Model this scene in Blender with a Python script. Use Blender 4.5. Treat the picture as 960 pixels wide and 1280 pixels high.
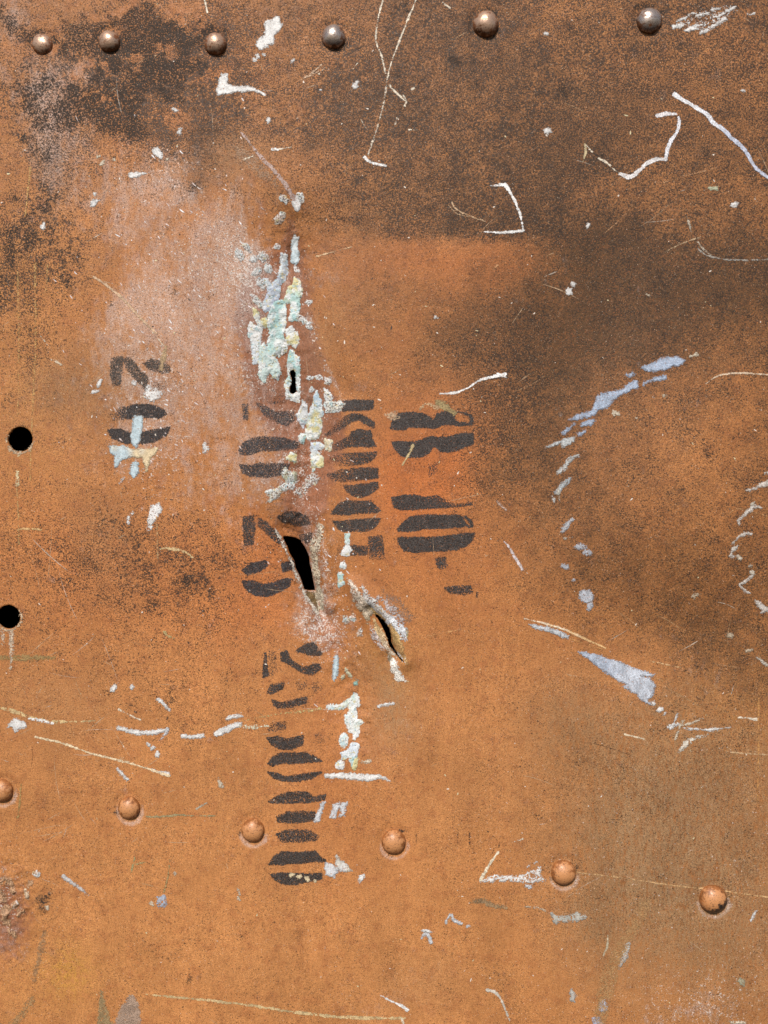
import bpy, math, random
import numpy as np
from mathutils import Vector

random.seed(7)
for o in list(bpy.data.objects):
    bpy.data.objects.remove(o)
SC = bpy.context.scene
COL = SC.collection
S = 0.00065            # metres of panel per photograph pixel (a 15 px rivet head is about 20 mm across)
W, Hh = 960.0, 1280.0

# ------------------------------------------------------------------ camera, sky, sun, exposure
DIST = 0.66
cd = bpy.data.cameras.new('camera')
cam = bpy.data.objects.new('camera', cd); COL.objects.link(cam)
cam.location = (0, -DIST, 0); cam.rotation_euler = (math.radians(90), 0, 0)
cd.sensor_fit = 'VERTICAL'; cd.sensor_height = 24.0
cd.lens = 24.0 * DIST / (Hh * S)
cd.clip_start = 0.01; cd.clip_end = 200
SC.camera = cam

SUN_EL, SUN_AZ = math.radians(41), math.radians(-13)     # azimuth measured from straight behind the camera, to the left
sv = Vector((math.sin(SUN_AZ) * math.cos(SUN_EL), -math.cos(SUN_AZ) * math.cos(SUN_EL), math.sin(SUN_EL)))
wd = bpy.data.worlds.new('World'); SC.world = wd; wd.use_nodes = True
nt = wd.node_tree; bg = nt.nodes['Background']
sky = nt.nodes.new('ShaderNodeTexSky'); sky.sky_type = 'NISHITA'; sky.sun_disc = False
sky.sun_elevation = SUN_EL; sky.sun_rotation = math.atan2(sv.x, sv.y)
nt.links.new(sky.outputs[0], bg.inputs[0]); bg.inputs[1].default_value = 0.08
sl = bpy.data.lights.new('sun', 'SUN'); sl.energy = 4.0; sl.angle = math.radians(0.5); sl.color = (1.0, 0.96, 0.9)
so = bpy.data.objects.new('sun', sl); COL.objects.link(so)
so.rotation_euler = sv.to_track_quat('Z', 'Y').to_euler(); so.location = sv * 5
SC.view_settings.view_transform = 'Standard'; SC.view_settings.look = 'None'
SC.view_settings.gamma = 1.0; SC.view_settings.use_curve_mapping = False
SC.view_settings.exposure = 0.2

# ------------------------------------------------------------------ numeric helpers
_rng = np.random.RandomState(11)
_LAT = _rng.rand(32, 256, 256).astype(np.float32)

def vnoise(x, y, seed):
    L = _LAT[seed % 32]
    xi = np.floor(x).astype(np.int64); yi = np.floor(y).astype(np.int64)
    fx = x - xi; fy = y - yi
    fx = fx * fx * (3 - 2 * fx); fy = fy * fy * (3 - 2 * fy)
    a = L[yi & 255, xi & 255]; b = L[yi & 255, (xi + 1) & 255]
    c = L[(yi + 1) & 255, xi & 255]; d = L[(yi + 1) & 255, (xi + 1) & 255]
    return (a * (1 - fx) + b * fx) * (1 - fy) + (c * (1 - fx) + d * fx) * fy

def fbm(x, y, wl, octs=3, seed=0):
    v = 0; t = 0; a = 1.0
    for k in range(octs):
        v = v + a * vnoise(x / wl + 13.7 * k, y / wl + 7.3 * k, seed + k); t += a
        a *= 0.55; wl *= 0.5
    return v / t

def sig(x): return 1 / (1 + np.exp(-np.clip(x, -30, 30)))
def sst(a, b, x):
    t = np.clip((x - a) / (b - a), 0, 1); return t * t * (3 - 2 * t)

def chaikin(p, n=1):
    p = np.array(p, float)
    for _ in range(n):
        q = np.roll(p, -1, 0)
        p = np.stack([p * .75 + q * .25, p * .25 + q * .75], 1).reshape(-1, 2)
    return p

def poly_sdf(P, X, Y):                      # positive inside, in pixels
    x, y = X.ravel(), Y.ravel()
    d2 = np.full(x.shape, 1e12); ins = np.zeros(x.shape, bool)
    n = len(P)
    for i in range(n):
        ax, ay = P[i]; bx, by = P[(i + 1) % n]
        ex, ey = bx - ax, by - ay; L = ex * ex + ey * ey + 1e-9
        t = np.clip(((x - ax) * ex + (y - ay) * ey) / L, 0, 1)
        d2 = np.minimum(d2, (x - ax - t * ex) ** 2 + (y - ay - t * ey) ** 2)
        if ay != by:
            c = ((ay > y) != (by > y)) & (x < ex * (y - ay) / (by - ay) + ax)
            ins ^= c
    d = np.sqrt(d2)
    return np.where(ins, d, -d).reshape(X.shape)

def stroke_sdf(pts, w, X, Y):               # w: width or list of widths
    pts = np.array(pts, float)
    ws = np.full(len(pts), float(w)) if np.ndim(w) == 0 else np.interp(np.linspace(0, 1, len(pts)), np.linspace(0, 1, len(w)), w)
    m = np.full(X.shape, -1e6)
    for i in range(len(pts) - 1):
        a, b = pts[i], pts[i + 1]; e = b - a; L = e @ e + 1e-9
        t = np.clip(((X - a[0]) * e[0] + (Y - a[1]) * e[1]) / L, 0, 1)
        d = np.hypot(X - a[0] - t * e[0], Y - a[1] - t * e[1])
        m = np.maximum(m, (ws[i] * (1 - t) + ws[i + 1] * t) / 2 - d)
    return m

def smooth_path(pts, k=4):                  # Catmull-Rom
    p = np.array(pts, float)
    if len(p) < 3: return p
    q = np.vstack([2 * p[0] - p[1], p, 2 * p[-1] - p[-2]]); out = []
    for i in range(1, len(q) - 2):
        for t in np.linspace(0, 1, k, endpoint=False):
            a, b, c, d = q[i - 1], q[i], q[i + 1], q[i + 2]
            out.append(.5 * (2 * b + (c - a) * t + (2 * a - 5 * b + 4 * c - d) * t * t + (3 * b - a - 3 * c + d) * t ** 3))
    out.append(p[-1]); return np.array(out)

def srgb(r, g, b):
    f = lambda c: (c / 255) / 12.92 if c <= 10 else (((c / 255) + .055) / 1.055) ** 2.4
    return (f(r), f(g), f(b))

# ------------------------------------------------------------------ the openings in the sheet (pixel outlines)
def circ(cx, cy, r, n=28, ry=None): return [(cx + r * math.cos(t), cy + (ry or r) * math.sin(t)) for t in np.linspace(0, 2 * math.pi, n, endpoint=False)]
TEAR1 = [(350.5, 671), (358, 671), (366, 673), (373, 676), (377, 683), (380, 688), (384, 697), (385, 708), (388, 718), (389.5, 730),
         (391.5, 741), (384, 741), (378, 739), (375, 730), (372, 722), (367, 712), (365, 703), (359, 692), (356, 683), (352, 676)]
TEAR2 = [(466.5, 767.5), (473, 770), (480, 776), (485, 782), (488, 789), (489.5, 797), (489, 803), (493, 812), (499, 821), (508, 830.5),
         (500, 825.5), (493, 818), (487, 810), (484.5, 802), (481, 792), (476, 782), (472, 775)]
TEAR3 = [(360.5, 461), (366, 460), (368.5, 465), (368, 475), (369, 487), (365, 490), (360, 488.5), (361, 479), (363, 472), (361, 466)]
HOLES = [circ(25, 549, 15.7, 32), circ(11, 771, 15.0, 32), TEAR1, TEAR2, TEAR3]
HB = [(min(p[0] for p in h) - 25, min(p[1] for p in h) - 25, max(p[0] for p in h) + 25, max(p[1] for p in h) + 25) for h in HOLES]

def hole_sdf(X, Y):
    m = np.full(X.shape, -25.0)
    for h, b in zip(HOLES, HB):
        k = (X > b[0]) & (X < b[2]) & (Y > b[1]) & (Y < b[3])
        if k.any(): m[k] = np.maximum(m[k], poly_sdf(np.array(h), X[k], Y[k]))
    return m

# ------------------------------------------------------------------ relief of the sheet, in pixels (1 px = 0.65 mm)
CREASE = smooth_path([(366, 240), (365, 300), (350, 370), (352, 440), (366, 490), (384, 560), (376, 620), (372, 690), (392, 750), (420, 800), (440, 880), (444, 960)], 3)
def crease_d(X, Y): return -stroke_sdf(CREASE, 0.0, X, Y)

def height(X, Y):
    X = np.asarray(X, float); Y = np.asarray(Y, float)
    h = (fbm(X, Y, 330, 2, 3) - .5) * 7.0 + (fbm(X, Y, 90, 2, 9) - .5) * 1.2
    cd_ = crease_d(X, Y)
    h -= 12.0 * np.exp(-np.sqrt(cd_ ** 2 + 9) / 26) * sst(960, 860, Y) * sst(230, 300, Y)
    # right-hand wall of the crease, a soft step running down to the stencil line
    h -= 4.0 * np.exp(-((X - 395 - (Y - 400) * .35) / 22.0) ** 2) * sst(280, 330, Y) * sst(520, 480, Y)
    h -= 7.0 * np.exp(-(cd_ / 85) ** 2) * sst(1000, 860, Y) * sst(200, 320, Y)
    rough = np.exp(-(cd_ / 30) ** 2) * sst(980, 900, Y) * sst(235, 280, Y)
    h += rough * ((fbm(X, Y, 9, 3, 5) - .5) * 4.0 + (fbm(X, Y, 22, 2, 15) - .5) * 3.0)
    rough2 = 1.5 * np.exp(-(((X - 8) / 40) ** 2 + ((Y - 1130) / 60) ** 2))
    h += rough2 * (fbm(X, Y, 8, 3, 6) - .5) * 4.5
    # sheet pushed in round the long tear, and torn outwards at the crescent
    t1 = poly_sdf(np.array([(351, 660), (375, 668), (392, 741), (400, 770)]), X, Y)
    h -= 11.0 * np.exp(-np.maximum(-t1, 0) / 13)
    rdg = -stroke_sdf([(398, 640), (405, 680), (407, 720), (411, 760)], 1, X, Y)
    h += 6.0 * np.exp(-(np.maximum(rdg, 0) / 8) ** 2)
    lf = -stroke_sdf([(338, 660), (352, 695), (368, 735), (388, 775)], 1, X, Y)
    h += 3.0 * np.exp(-(np.maximum(lf, 0) / 7) ** 2)
    lip = -stroke_sdf([(448, 738), (470, 758), (492, 780), (503, 802), (508, 826)], 2, X, Y)
    h += 5.5 * np.exp(-(np.maximum(lip, 0) / 11) ** 2)
    low = -stroke_sdf([(462, 764), (474, 780), (484, 802), (496, 822)], 2, X, Y)
    h -= 8.0 * np.exp(-(np.maximum(low, 0) / 7) ** 2)
    ridge = -stroke_sdf([(438, 728), (450, 752), (460, 775), (475, 800), (480, 812)], 1, X, Y)
    h += 4.0 * np.exp(-(np.maximum(ridge, 0) / 7) ** 2)
    # broad dents
    for cx, cy, rx, ry, a in ((735, 430, 90, 130, -7), (870, 620, 120, 190, 10), (820, 790, 150, 70, -5), (235, 330, 110, 110, 5), (520, 900, 60, 50, 1.5), (90, 480, 90, 80, -2)):
        h += a * np.exp(-(((X - cx) / rx) ** 2 + ((Y - cy) / ry) ** 2))
    for cx, cy, r in RIVETS: h -= 1.0 * np.exp(-((np.hypot(X - cx, Y - cy) - r - 2) / 5) ** 2)
    return h

RIVETS = [(52, 54, 13), (136, 51, 13.5), (269, 54, 14), (417, 45.5, 15), (607, 31.5, 16.3), (811, 26.5, 16),
          (2.5, 988, 14), (161, 1010, 14), (316, 1038, 14.5), (492, 1052, 15.2), (704, 1090, 15.5), (891, 1123, 17.5)]

def to_local(px, py, h): return np.stack([(px - W / 2) * S, (Hh / 2 - py) * S, h * S], -1)

# ------------------------------------------------------------------ mesh helpers
def mesh_arrays(name, V, Q, attrs=None, smooth=True):
    me = bpy.data.meshes.new(name)
    V = np.ascontiguousarray(V, np.float32); Q = np.ascontiguousarray(Q, np.int32)
    k = Q.shape[1]
    me.vertices.add(len(V)); me.vertices.foreach_set('co', V.ravel())
    me.loops.add(Q.size); me.loops.foreach_set('vertex_index', Q.ravel())
    me.polygons.add(len(Q))
    me.polygons.foreach_set('loop_start', np.arange(0, Q.size, k, dtype=np.int32))
    me.polygons.foreach_set('use_smooth', np.full(len(Q), smooth))
    me.update(calc_edges=True)
    for an, av in (attrs or {}).items():
        av = np.asarray(av, np.float32)
        if av.ndim == 1:
            at = me.attributes.new(an, 'FLOAT', 'POINT'); at.data.foreach_set('value', av)
        else:
            if av.shape[1] == 3: av = np.hstack([av, np.ones((len(av), 1), np.float32)])
            at = me.attributes.new(an, 'FLOAT_COLOR', 'POINT'); at.data.foreach_set('color', np.ascontiguousarray(av).ravel())
    me.validate()
    return me

def link(name, me, mat, parent=None, loc=(0, 0, 0), label=None, kind=None):
    o = bpy.data.objects.new(name, me); COL.objects.link(o)
    if mat and not me.materials: me.materials.append(mat)
    if parent: o.parent = parent
    o.location = loc
    if label: o['label'] = label
    if kind: o['kind'] = kind
    return o

# ------------------------------------------------------------------ node helpers
class NT:
    def __init__(s, name):
        s.m = bpy.data.materials.new(name); s.m.use_nodes = True
        s.t = s.m.node_tree; s.t.nodes.clear()
        s.out = s.t.nodes.new('ShaderNodeOutputMaterial')
        s.P = s.t.nodes.new('ShaderNodeTexCoord').outputs['Object']
    def put(s, sock, v):
        if isinstance(v, bpy.types.NodeSocket): s.t.links.new(v, sock)
        elif v is not None:
            if sock.type == 'RGBA' and len(v) == 3: v = (*v, 1)
            sock.default_value = v
    def n(s, kind, **props):
        nd = s.t.nodes.new(kind)
        for k, v in props.items(): setattr(nd, k, v)
        return nd
    def math(s, op, a, b=None, c=None, clamp=False):
        nd = s.n('ShaderNodeMath', operation=op, use_clamp=clamp)
        for i, v in enumerate((a, b, c)):
            if v is not None: s.put(nd.inputs[i], v)
        return nd.outputs[0]
    def ss(s, x, a, b, lo=0., hi=1.):
        nd = s.n('ShaderNodeMapRange', interpolation_type='SMOOTHSTEP')
        for i, v in enumerate((x, a, b, lo, hi)): s.put(nd.inputs[i], v)
        return nd.outputs[0]
    def noise(s, scale, detail=3, rough=.55, P=None, off=None):
        nd = s.n('ShaderNodeTexNoise'); P = P or s.P
        if off:
            va = s.n('ShaderNodeVectorMath', operation='ADD'); s.put(va.inputs[0], P); va.inputs[1].default_value = off; P = va.outputs[0]
        s.put(nd.inputs['Vector'], P); nd.inputs['Scale'].default_value = scale
        nd.inputs['Detail'].default_value = detail; nd.inputs['Roughness'].default_value = rough
        return nd.outputs['Fac']
    def stretch(s, sx, sy, rot=0.):
        nd = s.n('ShaderNodeMapping'); s.put(nd.inputs['Vector'], s.P)
        nd.inputs['Scale'].default_value = (sx, sy, 1); nd.inputs['Rotation'].default_value = (0, 0, rot)
        return nd.outputs[0]
    def mix(s, f, a, b, blend='MIX'):
        nd = s.n('ShaderNodeMix', data_type='RGBA', blend_type=blend)
        s.put(nd.inputs[0], f); s.put(nd.inputs[6], a); s.put(nd.inputs[7], b)
        return nd.outputs[2]
    def attr(s, name):
        nd = s.n('ShaderNodeAttribute', attribute_name=name); return nd
    def bump(s, h, dist, strength=1., normal=None):
        nd = s.n('ShaderNodeBump'); nd.inputs['Strength'].default_value = strength; nd.inputs['Distance'].default_value = dist
        s.put(nd.inputs['Height'], h)
        if normal: s.put(nd.inputs['Normal'], normal)
        return nd.outputs[0]
    def bsdf(s, col, rough, normal=None, metal=0., spec=.5, alpha=None):
        b = s.n('ShaderNodeBsdfPrincipled')
        s.put(b.inputs['Base Color'], col); s.put(b.inputs['Roughness'], rough); s.put(b.inputs['Metallic'], metal)
        s.put(b.inputs['Specular IOR Level'], spec); s.put(b.inputs['Normal'], normal)
        if alpha is not None: s.put(b.inputs['Alpha'], alpha)
        s.t.links.new(b.outputs[0], s.out.inputs[0]); return b

# ------------------------------------------------------------------ materials
def mat_sheet():
    N = NT('weathered_rust_paint')
    A = N.attr('field_a'); B = N.attr('field_b'); C_ = N.attr('field_c')
    sep = []
    D_ = N.attr('field_d')
    for a in (A, B, C_, D_):
        nd = N.n('ShaderNodeSeparateColor'); N.t.links.new(a.outputs['Color'], nd.inputs[0]); sep += list(nd.outputs[:3])
    dirt_shade, chalk_sheen, black, light, sat, ochre, mauve, fleck, smear, specks, blots, _u = sep
    def amp(x, k, lo=0., hi=3.): return N.math('MAXIMUM', N.math('MINIMUM', N.math('MULTIPLY_ADD', N.math('SUBTRACT', x, .5), k, 1.), hi), lo)
    def grey(x):
        gn = N.n('ShaderNodeCombineColor'); [N.put(gn.inputs[i], x) for i in range(3)]; return gn.outputs[0]
    cen = lambda x, k: N.math('MULTIPLY', N.math('SUBTRACT', x, .5), k)
    f1 = N.noise(640, 2, .6); f2 = N.noise(1500, 1, .6, off=(3, 1, 0)); f3 = N.noise(950, 2, .6, off=(6, 1, 3)); med = N.noise(95, 5, .62, off=(7, 2, 0))
    med2 = N.noise(240, 4, .65, off=(1, 9, 0)); brush = N.noise(520, 3, .6, P=N.stretch(1, .3, .12)); broad = N.noise(26, 4, .6, off=(2, 2, 7))
    col = N.mix(N.math('ADD', light, cen(broad, .8), clamp=True), srgb(155, 100, 57), srgb(188, 130, 80))
    col = N.mix(sat, col, srgb(176, 101, 52))
    col = N.mix(N.math('MULTIPLY', N.ss(med, .48, .66), .35), col, srgb(150, 88, 54))
    col = N.mix(N.math('MULTIPLY', ochre, N.ss(med2, .3, .65)), col, srgb(182, 130, 62))
    mv = N.ss(N.math('ADD', mauve, cen(med2, .9)), .3, .7)
    col = N.mix(N.math('MULTIPLY', mv, .85), col, srgb(136, 88, 66))
    # brown grime, with shade of the right-hand dent painted in, broken up by several sizes of mottling
    d = N.math('ADD', N.math('ADD', dirt_shade, cen(med, .62)), N.math('ADD', cen(f1, .9), cen(brush, .45)))
    d = N.math('ADD', d, cen(broad, .45))
    col = N.mix(N.ss(d, .08, 1.02), col, N.mix(N.ss(med2, .42, .6), srgb(90, 62, 36), srgb(78, 56, 36)))
    # streaky half-dry smears
    col = N.mix(N.math('MULTIPLY', smear, N.ss(brush, .25, .6)), col, srgb(144, 111, 78))
    # chalky bloom, with the pale sheen at left painted in, broken into tiny flecks
    swp = N.noise(170, 4, .65, P=N.stretch(1, .3, .75), off=(4, 4, 1))
    c = N.math('ADD', N.math('ADD', chalk_sheen, cen(med2, .6)), N.math('ADD', N.math('ADD', cen(med, .9), cen(broad, .9)), cen(swp, 1.1)))
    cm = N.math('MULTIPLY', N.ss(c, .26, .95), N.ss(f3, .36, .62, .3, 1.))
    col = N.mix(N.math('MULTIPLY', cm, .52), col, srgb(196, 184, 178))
    fl = N.ss(N.math('ADD', N.math('MULTIPLY_ADD', chalk_sheen, .06, N.math('MULTIPLY', fleck, .115)), N.math('ADD', N.math('MULTIPLY', N.noise(760, 3, .65, off=(5, 5, 1)), .65), N.math('MULTIPLY', med2, .35))), .665, .71)
    col = N.mix(N.math('MULTIPLY', fl, .85), col, srgb(206, 194, 184))
    # hue and value grain of the weathered paint
    col = N.mix(N.ss(f3, .5, .72, 0., .45), col, srgb(160, 92, 52))
    gk = N.math('MULTIPLY_ADD', N.math('ADD', specks, cen(broad, 1.6)), 2.6, .75, )
    gr = N.math('MULTIPLY_ADD', N.math('SUBTRACT', f2, .5), N.math('MAXIMUM', gk, .6), 1.)
    col = N.mix(.95, col, grey(N.math('MAXIMUM', N.math('MINIMUM', gr, 1.9), .35)), 'MULTIPLY')
    col = N.mix(.9, col, grey(amp(brush, .75, .5, 1.5)), 'MULTIPLY')
    drift = N.noise(16, 4, .6, off=(5, 5, 5)); run = N.noise(34, 5, .62, P=N.stretch(1, .3, -.35), off=(1, 6, 2))
    col = N.mix(1., col, grey(amp(N.math('ADD', N.math('MULTIPLY', drift, .5), N.math('MULTIPLY', run, .5)), 1.0, .6, 1.4)), 'MULTIPLY')
    # black lichen-like spots: soft patches, then dense fine specks inside and around them
    n1 = N.noise(380, 6, .78, off=(2, 4, 0)); n2 = N.noise(60, 4, .6, off=(8, 1, 0)); n3 = N.noise(820, 3, .65, off=(1, 4, 6))
    n4 = N.noise(30, 3, .55, off=(3, 8, 4))
    spz = N.math('ADD', N.math('MULTIPLY', n1, .55), N.math('ADD', N.math('MULTIPLY', n2, .55), cen(n4, .5)))
    bm = N.ss(N.math('ADD', spz, N.math('MULTIPLY', black, .38)), .80, .87)
    bm = N.math('MULTIPLY', bm, N.ss(n3, .40, .52, .15, 1.))
    col = N.mix(N.math('MULTIPLY', bm, .94), col, N.mix(f3, srgb(28, 24, 21), srgb(66, 56, 48)))
    spk = N.math('ADD', N.math('ADD', N.math('MULTIPLY', n3, .68), N.math('MULTIPLY', n1, .32)), cen(n2, .22))
    bs = N.ss(N.math('ADD', spk, N.math('ADD', N.math('MULTIPLY', specks, .16), N.math('MULTIPLY', black, .06))), .645, .68)
    col = N.mix(N.math('MULTIPLY', bs, .86), col, srgb(48, 36, 27))
    bl = N.ss(N.math('ADD', N.math('ADD', N.math('MULTIPLY', N.noise(230, 5, .72, off=(7, 4, 9)), .8), N.math('MULTIPLY', n2, .3)), N.math('MULTIPLY', blots, .14)), .715, .765)
    col = N.mix(N.math('MULTIPLY', bl, N.ss(n3, .35, .6, .4, .85)), col, srgb(50, 40, 34))
    pin = N.ss(N.math('MULTIPLY_ADD', specks, .05, N.noise(1250, 1, .5, off=(4, 8, 2))), .655, .70)
    col = N.mix(N.math('MULTIPLY', pin, .8), col, srgb(52, 38, 30))
    gl = N.ss(N.noise(1080, 2, .5, off=(9, 8, 4)), .69, .73)
    col = N.mix(N.math('MULTIPLY', gl, .6), col, srgb(226, 196, 168))
    hgt = N.math('SUBTRACT', N.math('ADD', N.math('MULTIPLY', f1, .5), N.math('MULTIPLY', f2, .6)), N.math('MULTIPLY', N.math('MAXIMUM', bs, pin), .35))
    nrm = N.bump(hgt, .0009, .36)
    nrm = N.bump(N.math('ADD', med2, N.math('MULTIPLY', med, .8)), .0016, .22, nrm)
    rgh = N.ss(N.math('ADD', med2, N.math('MULTIPLY', bm, .3)), .2, .9, .46, .74)
    N.bsdf(col, rgh, nrm, 0., .22)
    return N.m

def spread(N):                              # object coordinates shifted by where the mark lies, so that no two marks share a pattern
    oi = N.n('ShaderNodeObjectInfo'); va = N.n('ShaderNodeVectorMath', operation='ADD')
    mu = N.n('ShaderNodeVectorMath', operation='MULTIPLY'); N.put(mu.inputs[0], oi.outputs['Location']); mu.inputs[1].default_value = (1, 3, 1)
    sw = N.n('ShaderNodeSeparateXYZ'); N.put(sw.inputs[0], mu.outputs[0]); cx = N.n('ShaderNodeCombineXYZ')
    N.put(cx.inputs[0], sw.outputs[0]); N.put(cx.inputs[1], sw.outputs[2]); N.put(cx.inputs[2], sw.outputs[1])
    N.put(va.inputs[0], N.P); N.put(va.inputs[1], cx.outputs[0]); N.P = va.outputs[0]

def mat_mark(name, rough=.6, edge=1.2, grain=.25, speck=900, bump=.0003, spec=.4, metal=0., streak=0., vary=.25, rust=.0, base_th=.345, coarse=.4, fuzz=0., rim=None, rustcol=(150, 96, 58)):
    """paint film or scraped patch: outline from the attribute m (pixels), worn through by speckles, tinted by col"""
    N = NT(name); spread(N)
    m = N.attr('m').outputs['Fac']; wear = N.attr('wear').outputs['Fac']; op = N.attr('op').outputs['Fac']
    col = N.attr('col').outputs['Color']
    e = N.noise(620, 5, .7); e2 = N.noise(190, 3, .6, off=(4, 1, 8)); s1 = N.noise(speck, 2, .7, off=(2, 7, 0)); s2 = N.noise(240, 4, .65, off=(9, 3, 0))
    mm = N.math('ADD', m, N.math('ADD', N.math('MULTIPLY', N.math('SUBTRACT', e, .5), edge * 9), N.math('MULTIPLY', N.math('SUBTRACT', e2, .5), edge * 4)))
    if fuzz: mm = N.math('ADD', mm, N.math('MULTIPLY', N.math('SUBTRACT', s1, .5), fuzz))
    a = N.ss(mm, -.4, .5)
    w = N.math('ADD', N.math('MULTIPLY', s1, 1 - coarse), N.math('MULTIPLY', s2, coarse))
    if streak:
        w = N.math('ADD', N.math('MULTIPLY', w, 1 - streak), N.math('MULTIPLY', N.noise(500, 3, .6, P=N.stretch(1, .2, streak)), streak))
    th = N.math('MULTIPLY_ADD', wear, .30, base_th)
    th = N.math('SUBTRACT', th, N.math('MULTIPLY', N.ss(m, 0., 4.), .03))
    a2 = N.ss(N.math('SUBTRACT', w, th), -.025, .035)
    al = N.math('MULTIPLY', N.math('MULTIPLY', a, a2), op)
    def grey(x):
        gn = N.n('ShaderNodeCombineColor'); [N.put(gn.inputs[i], x) for i in range(3)]; return gn.outputs[0]
    g = N.ss(N.noise(1150, 2, .6, off=(1, 1, 4)), .28, .72, 1 - grain * 1.6, 1 + grain * 1.6)
    c2 = N.mix(1., col, grey(g), 'MULTIPLY')
    v = N.noise(210, 4, .65, P=N.stretch(1, .45, .9) if metal else None, off=None if metal else (6, 6, 2))
    c2 = N.mix(1., c2, grey(N.ss(v, .35, .62, 1 - vary, 1.04)), 'MULTIPLY')
    if rust: c2 = N.mix(N.ss(N.noise(700, 4, .7, off=(3, 9, 9)), .58, .66, 0, rust), c2, srgb(*rustcol))
    nrm = N.bump(N.math('ADD', e, s1), bump, .6)
    if rim:
        c2 = N.mix(N.ss(mm, 1.0, .1, 0., .4), c2, rim)
        nrm = N.bump(N.ss(mm, -.3, 2.2), .0007, .7, nrm)
    N.bsdf(c2, rough, nrm, metal, spec, al)
    return N.m

def mat_crust():
    N = NT('corrosion_crust'); spread(N)
    m = N.attr('m').outputs['Fac']; col = N.attr('col').outputs['Color']; wear = N.attr('wear').outputs['Fac']
    e = N.noise(520, 5, .75); s1 = N.noise(800, 4, .7, off=(2, 7, 0)); big = N.noise(120, 3, .6, off=(4, 4, 4))
    mm = N.math('ADD', m, N.math('MULTIPLY', N.math('SUBTRACT', e, .5), 9.))
    al = N.ss(mm, -.3, .4)
    al = N.math('MULTIPLY', al, N.ss(N.math('SUBTRACT', s1, N.math('MULTIPLY_ADD', wear, .32, .31)), -.03, .04))
    c = N.mix(N.ss(big, .44, .56, 0, .9), col, srgb(222, 222, 220))
    c = N.mix(N.ss(N.noise(300, 3, .6, off=(7, 7, 1)), .56, .64, 0, .7), c, srgb(170, 200, 204))
    c = N.mix(N.ss(N.noise(330, 4, .65, off=(3, 6, 6)), .58, .64, 0, .8), c, srgb(206, 188, 132))
    pit = N.ss(N.noise(560, 5, .75, off=(0, 3, 9)), .60, .70)
    c = N.mix(N.math('MULTIPLY', pit, .8), c, N.mix(big, srgb(112, 96, 70), srgb(92, 104, 98)))
    c = N.mix(N.ss(N.noise(1000, 2, .6, off=(5, 3, 1)), .60, .66, 0, .7), c, srgb(70, 62, 48))
    N.bsdf(c, .75, N.bump(N.math('SUBTRACT', N.math('ADD', e, s1), pit), .0013, .8), 0., .3, al)
    return N.m

def mat_rivet(name, base, worn, metal, rough):
    N = NT(name)
    oi = N.n('ShaderNodeObjectInfo'); va = N.n('ShaderNodeVectorMath', operation='ADD')
    N.put(va.inputs[0], N.P); N.put(va.inputs[1], oi.outputs['Location']); P = va.outputs[0]
    st = N.attr('stain').outputs['Fac']
    n1 = N.noise(260, 4, .65, P=P); n2 = N.noise(900, 3, .6, P=P, off=(3, 3, 3)); n3 = N.noise(110, 3, .6, P=P, off=(6, 1, 3))
    top = N.attr('top').outputs['Fac']
    wm = N.ss(N.math('ADD', n1, N.math('MULTIPLY', top, .3)), .58, .72)
    c = N.mix(N.ss(n3, .35, .65), base, tuple(x * .55 for x in base))
    c = N.mix(wm, c, worn)
    c = N.mix(N.ss(n2, .56, .66, 0, .7), c, srgb(62, 46, 38))
    c = N.mix(N.ss(N.math('ADD', st, N.math('MULTIPLY', N.math('SUBTRACT', n1, .5), 1.)), .42, .6), c, srgb(48, 40, 36))
    N.bsdf(c, N.ss(n2, .3, .7, rough - .08, rough + .1), N.bump(N.math('ADD', N.math('ADD', n2, n1), n3),   .001, .2), N.math('MULTIPLY', wm, metal), .5)
    return N.m

def mat_plain(name, c, rough=.8):
    N = NT(name); n = N.noise(60, 4, .6)
    N.bsdf(N.mix(n, c, tuple(x * .5 for x in c)), rough, N.bump(n, .002, .3), 0, .2); return N.m

M_SHEET = mat_sheet()
M_STENCIL = mat_mark('black_stencil_paint', rough=.66, edge=.42, grain=.6, speck=1150, bump=.0005, spec=.3, vary=.3, rust=.75, rustcol=(112, 100, 92), base_th=.365, coarse=.22, fuzz=5.)
M_PAINT = mat_mark('pale_paint', rough=.6, edge=.9, grain=.12, speck=700, vary=.22, rust=.7, rim=srgb(150, 112, 80))
M_SCRATCH = mat_mark('scraped_line', rough=.55, edge=.5, grain=.22, speck=620, vary=.3, rust=.8)
M_BLUE = mat_mark('bare_grey_metal', rough=.45, edge=1.0, grain=.2, speck=700, spec=.5, metal=.1, vary=.3, rust=.8, rim=srgb(176, 120, 66))
M_SCUFF = mat_mark('dry_scuff', rough=.75, edge=1.3, grain=.35, speck=850)
M_LIP = mat_mark('torn_edge_metal', rough=.6, edge=1.4, grain=.35, speck=650, bump=.0012, vary=.35, rust=.7)
M_CRUST = mat_crust()
M_RIV_WORN = mat_rivet('worn_rivet_steel', srgb(112, 72, 48), srgb(178, 160, 148), .7, .3)
M_RIV_RUST = mat_rivet('rusty_rivet_steel', srgb(132, 82, 50), srgb(180, 146, 122), .45, .36)
M_RIV_PAINT = mat_rivet('painted_rivet', srgb(164, 102, 56), srgb(188, 130, 84), .0, .42)
M_DARK = mat_plain('unlit_interior', (.02, .018, .016))

# ------------------------------------------------------------------ the panel and its sheet
panel = bpy.data.objects.new('riveted_metal_panel', None); COL.objects.link(panel)
panel.empty_display_size = .1
panel.rotation_euler = (math.radians(90), 0, 0)
panel['label'] = 'rust-orange riveted metal panel with torn holes, black stencilled numbers and white scratches'
panel['category'] = 'metal panel'

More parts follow.
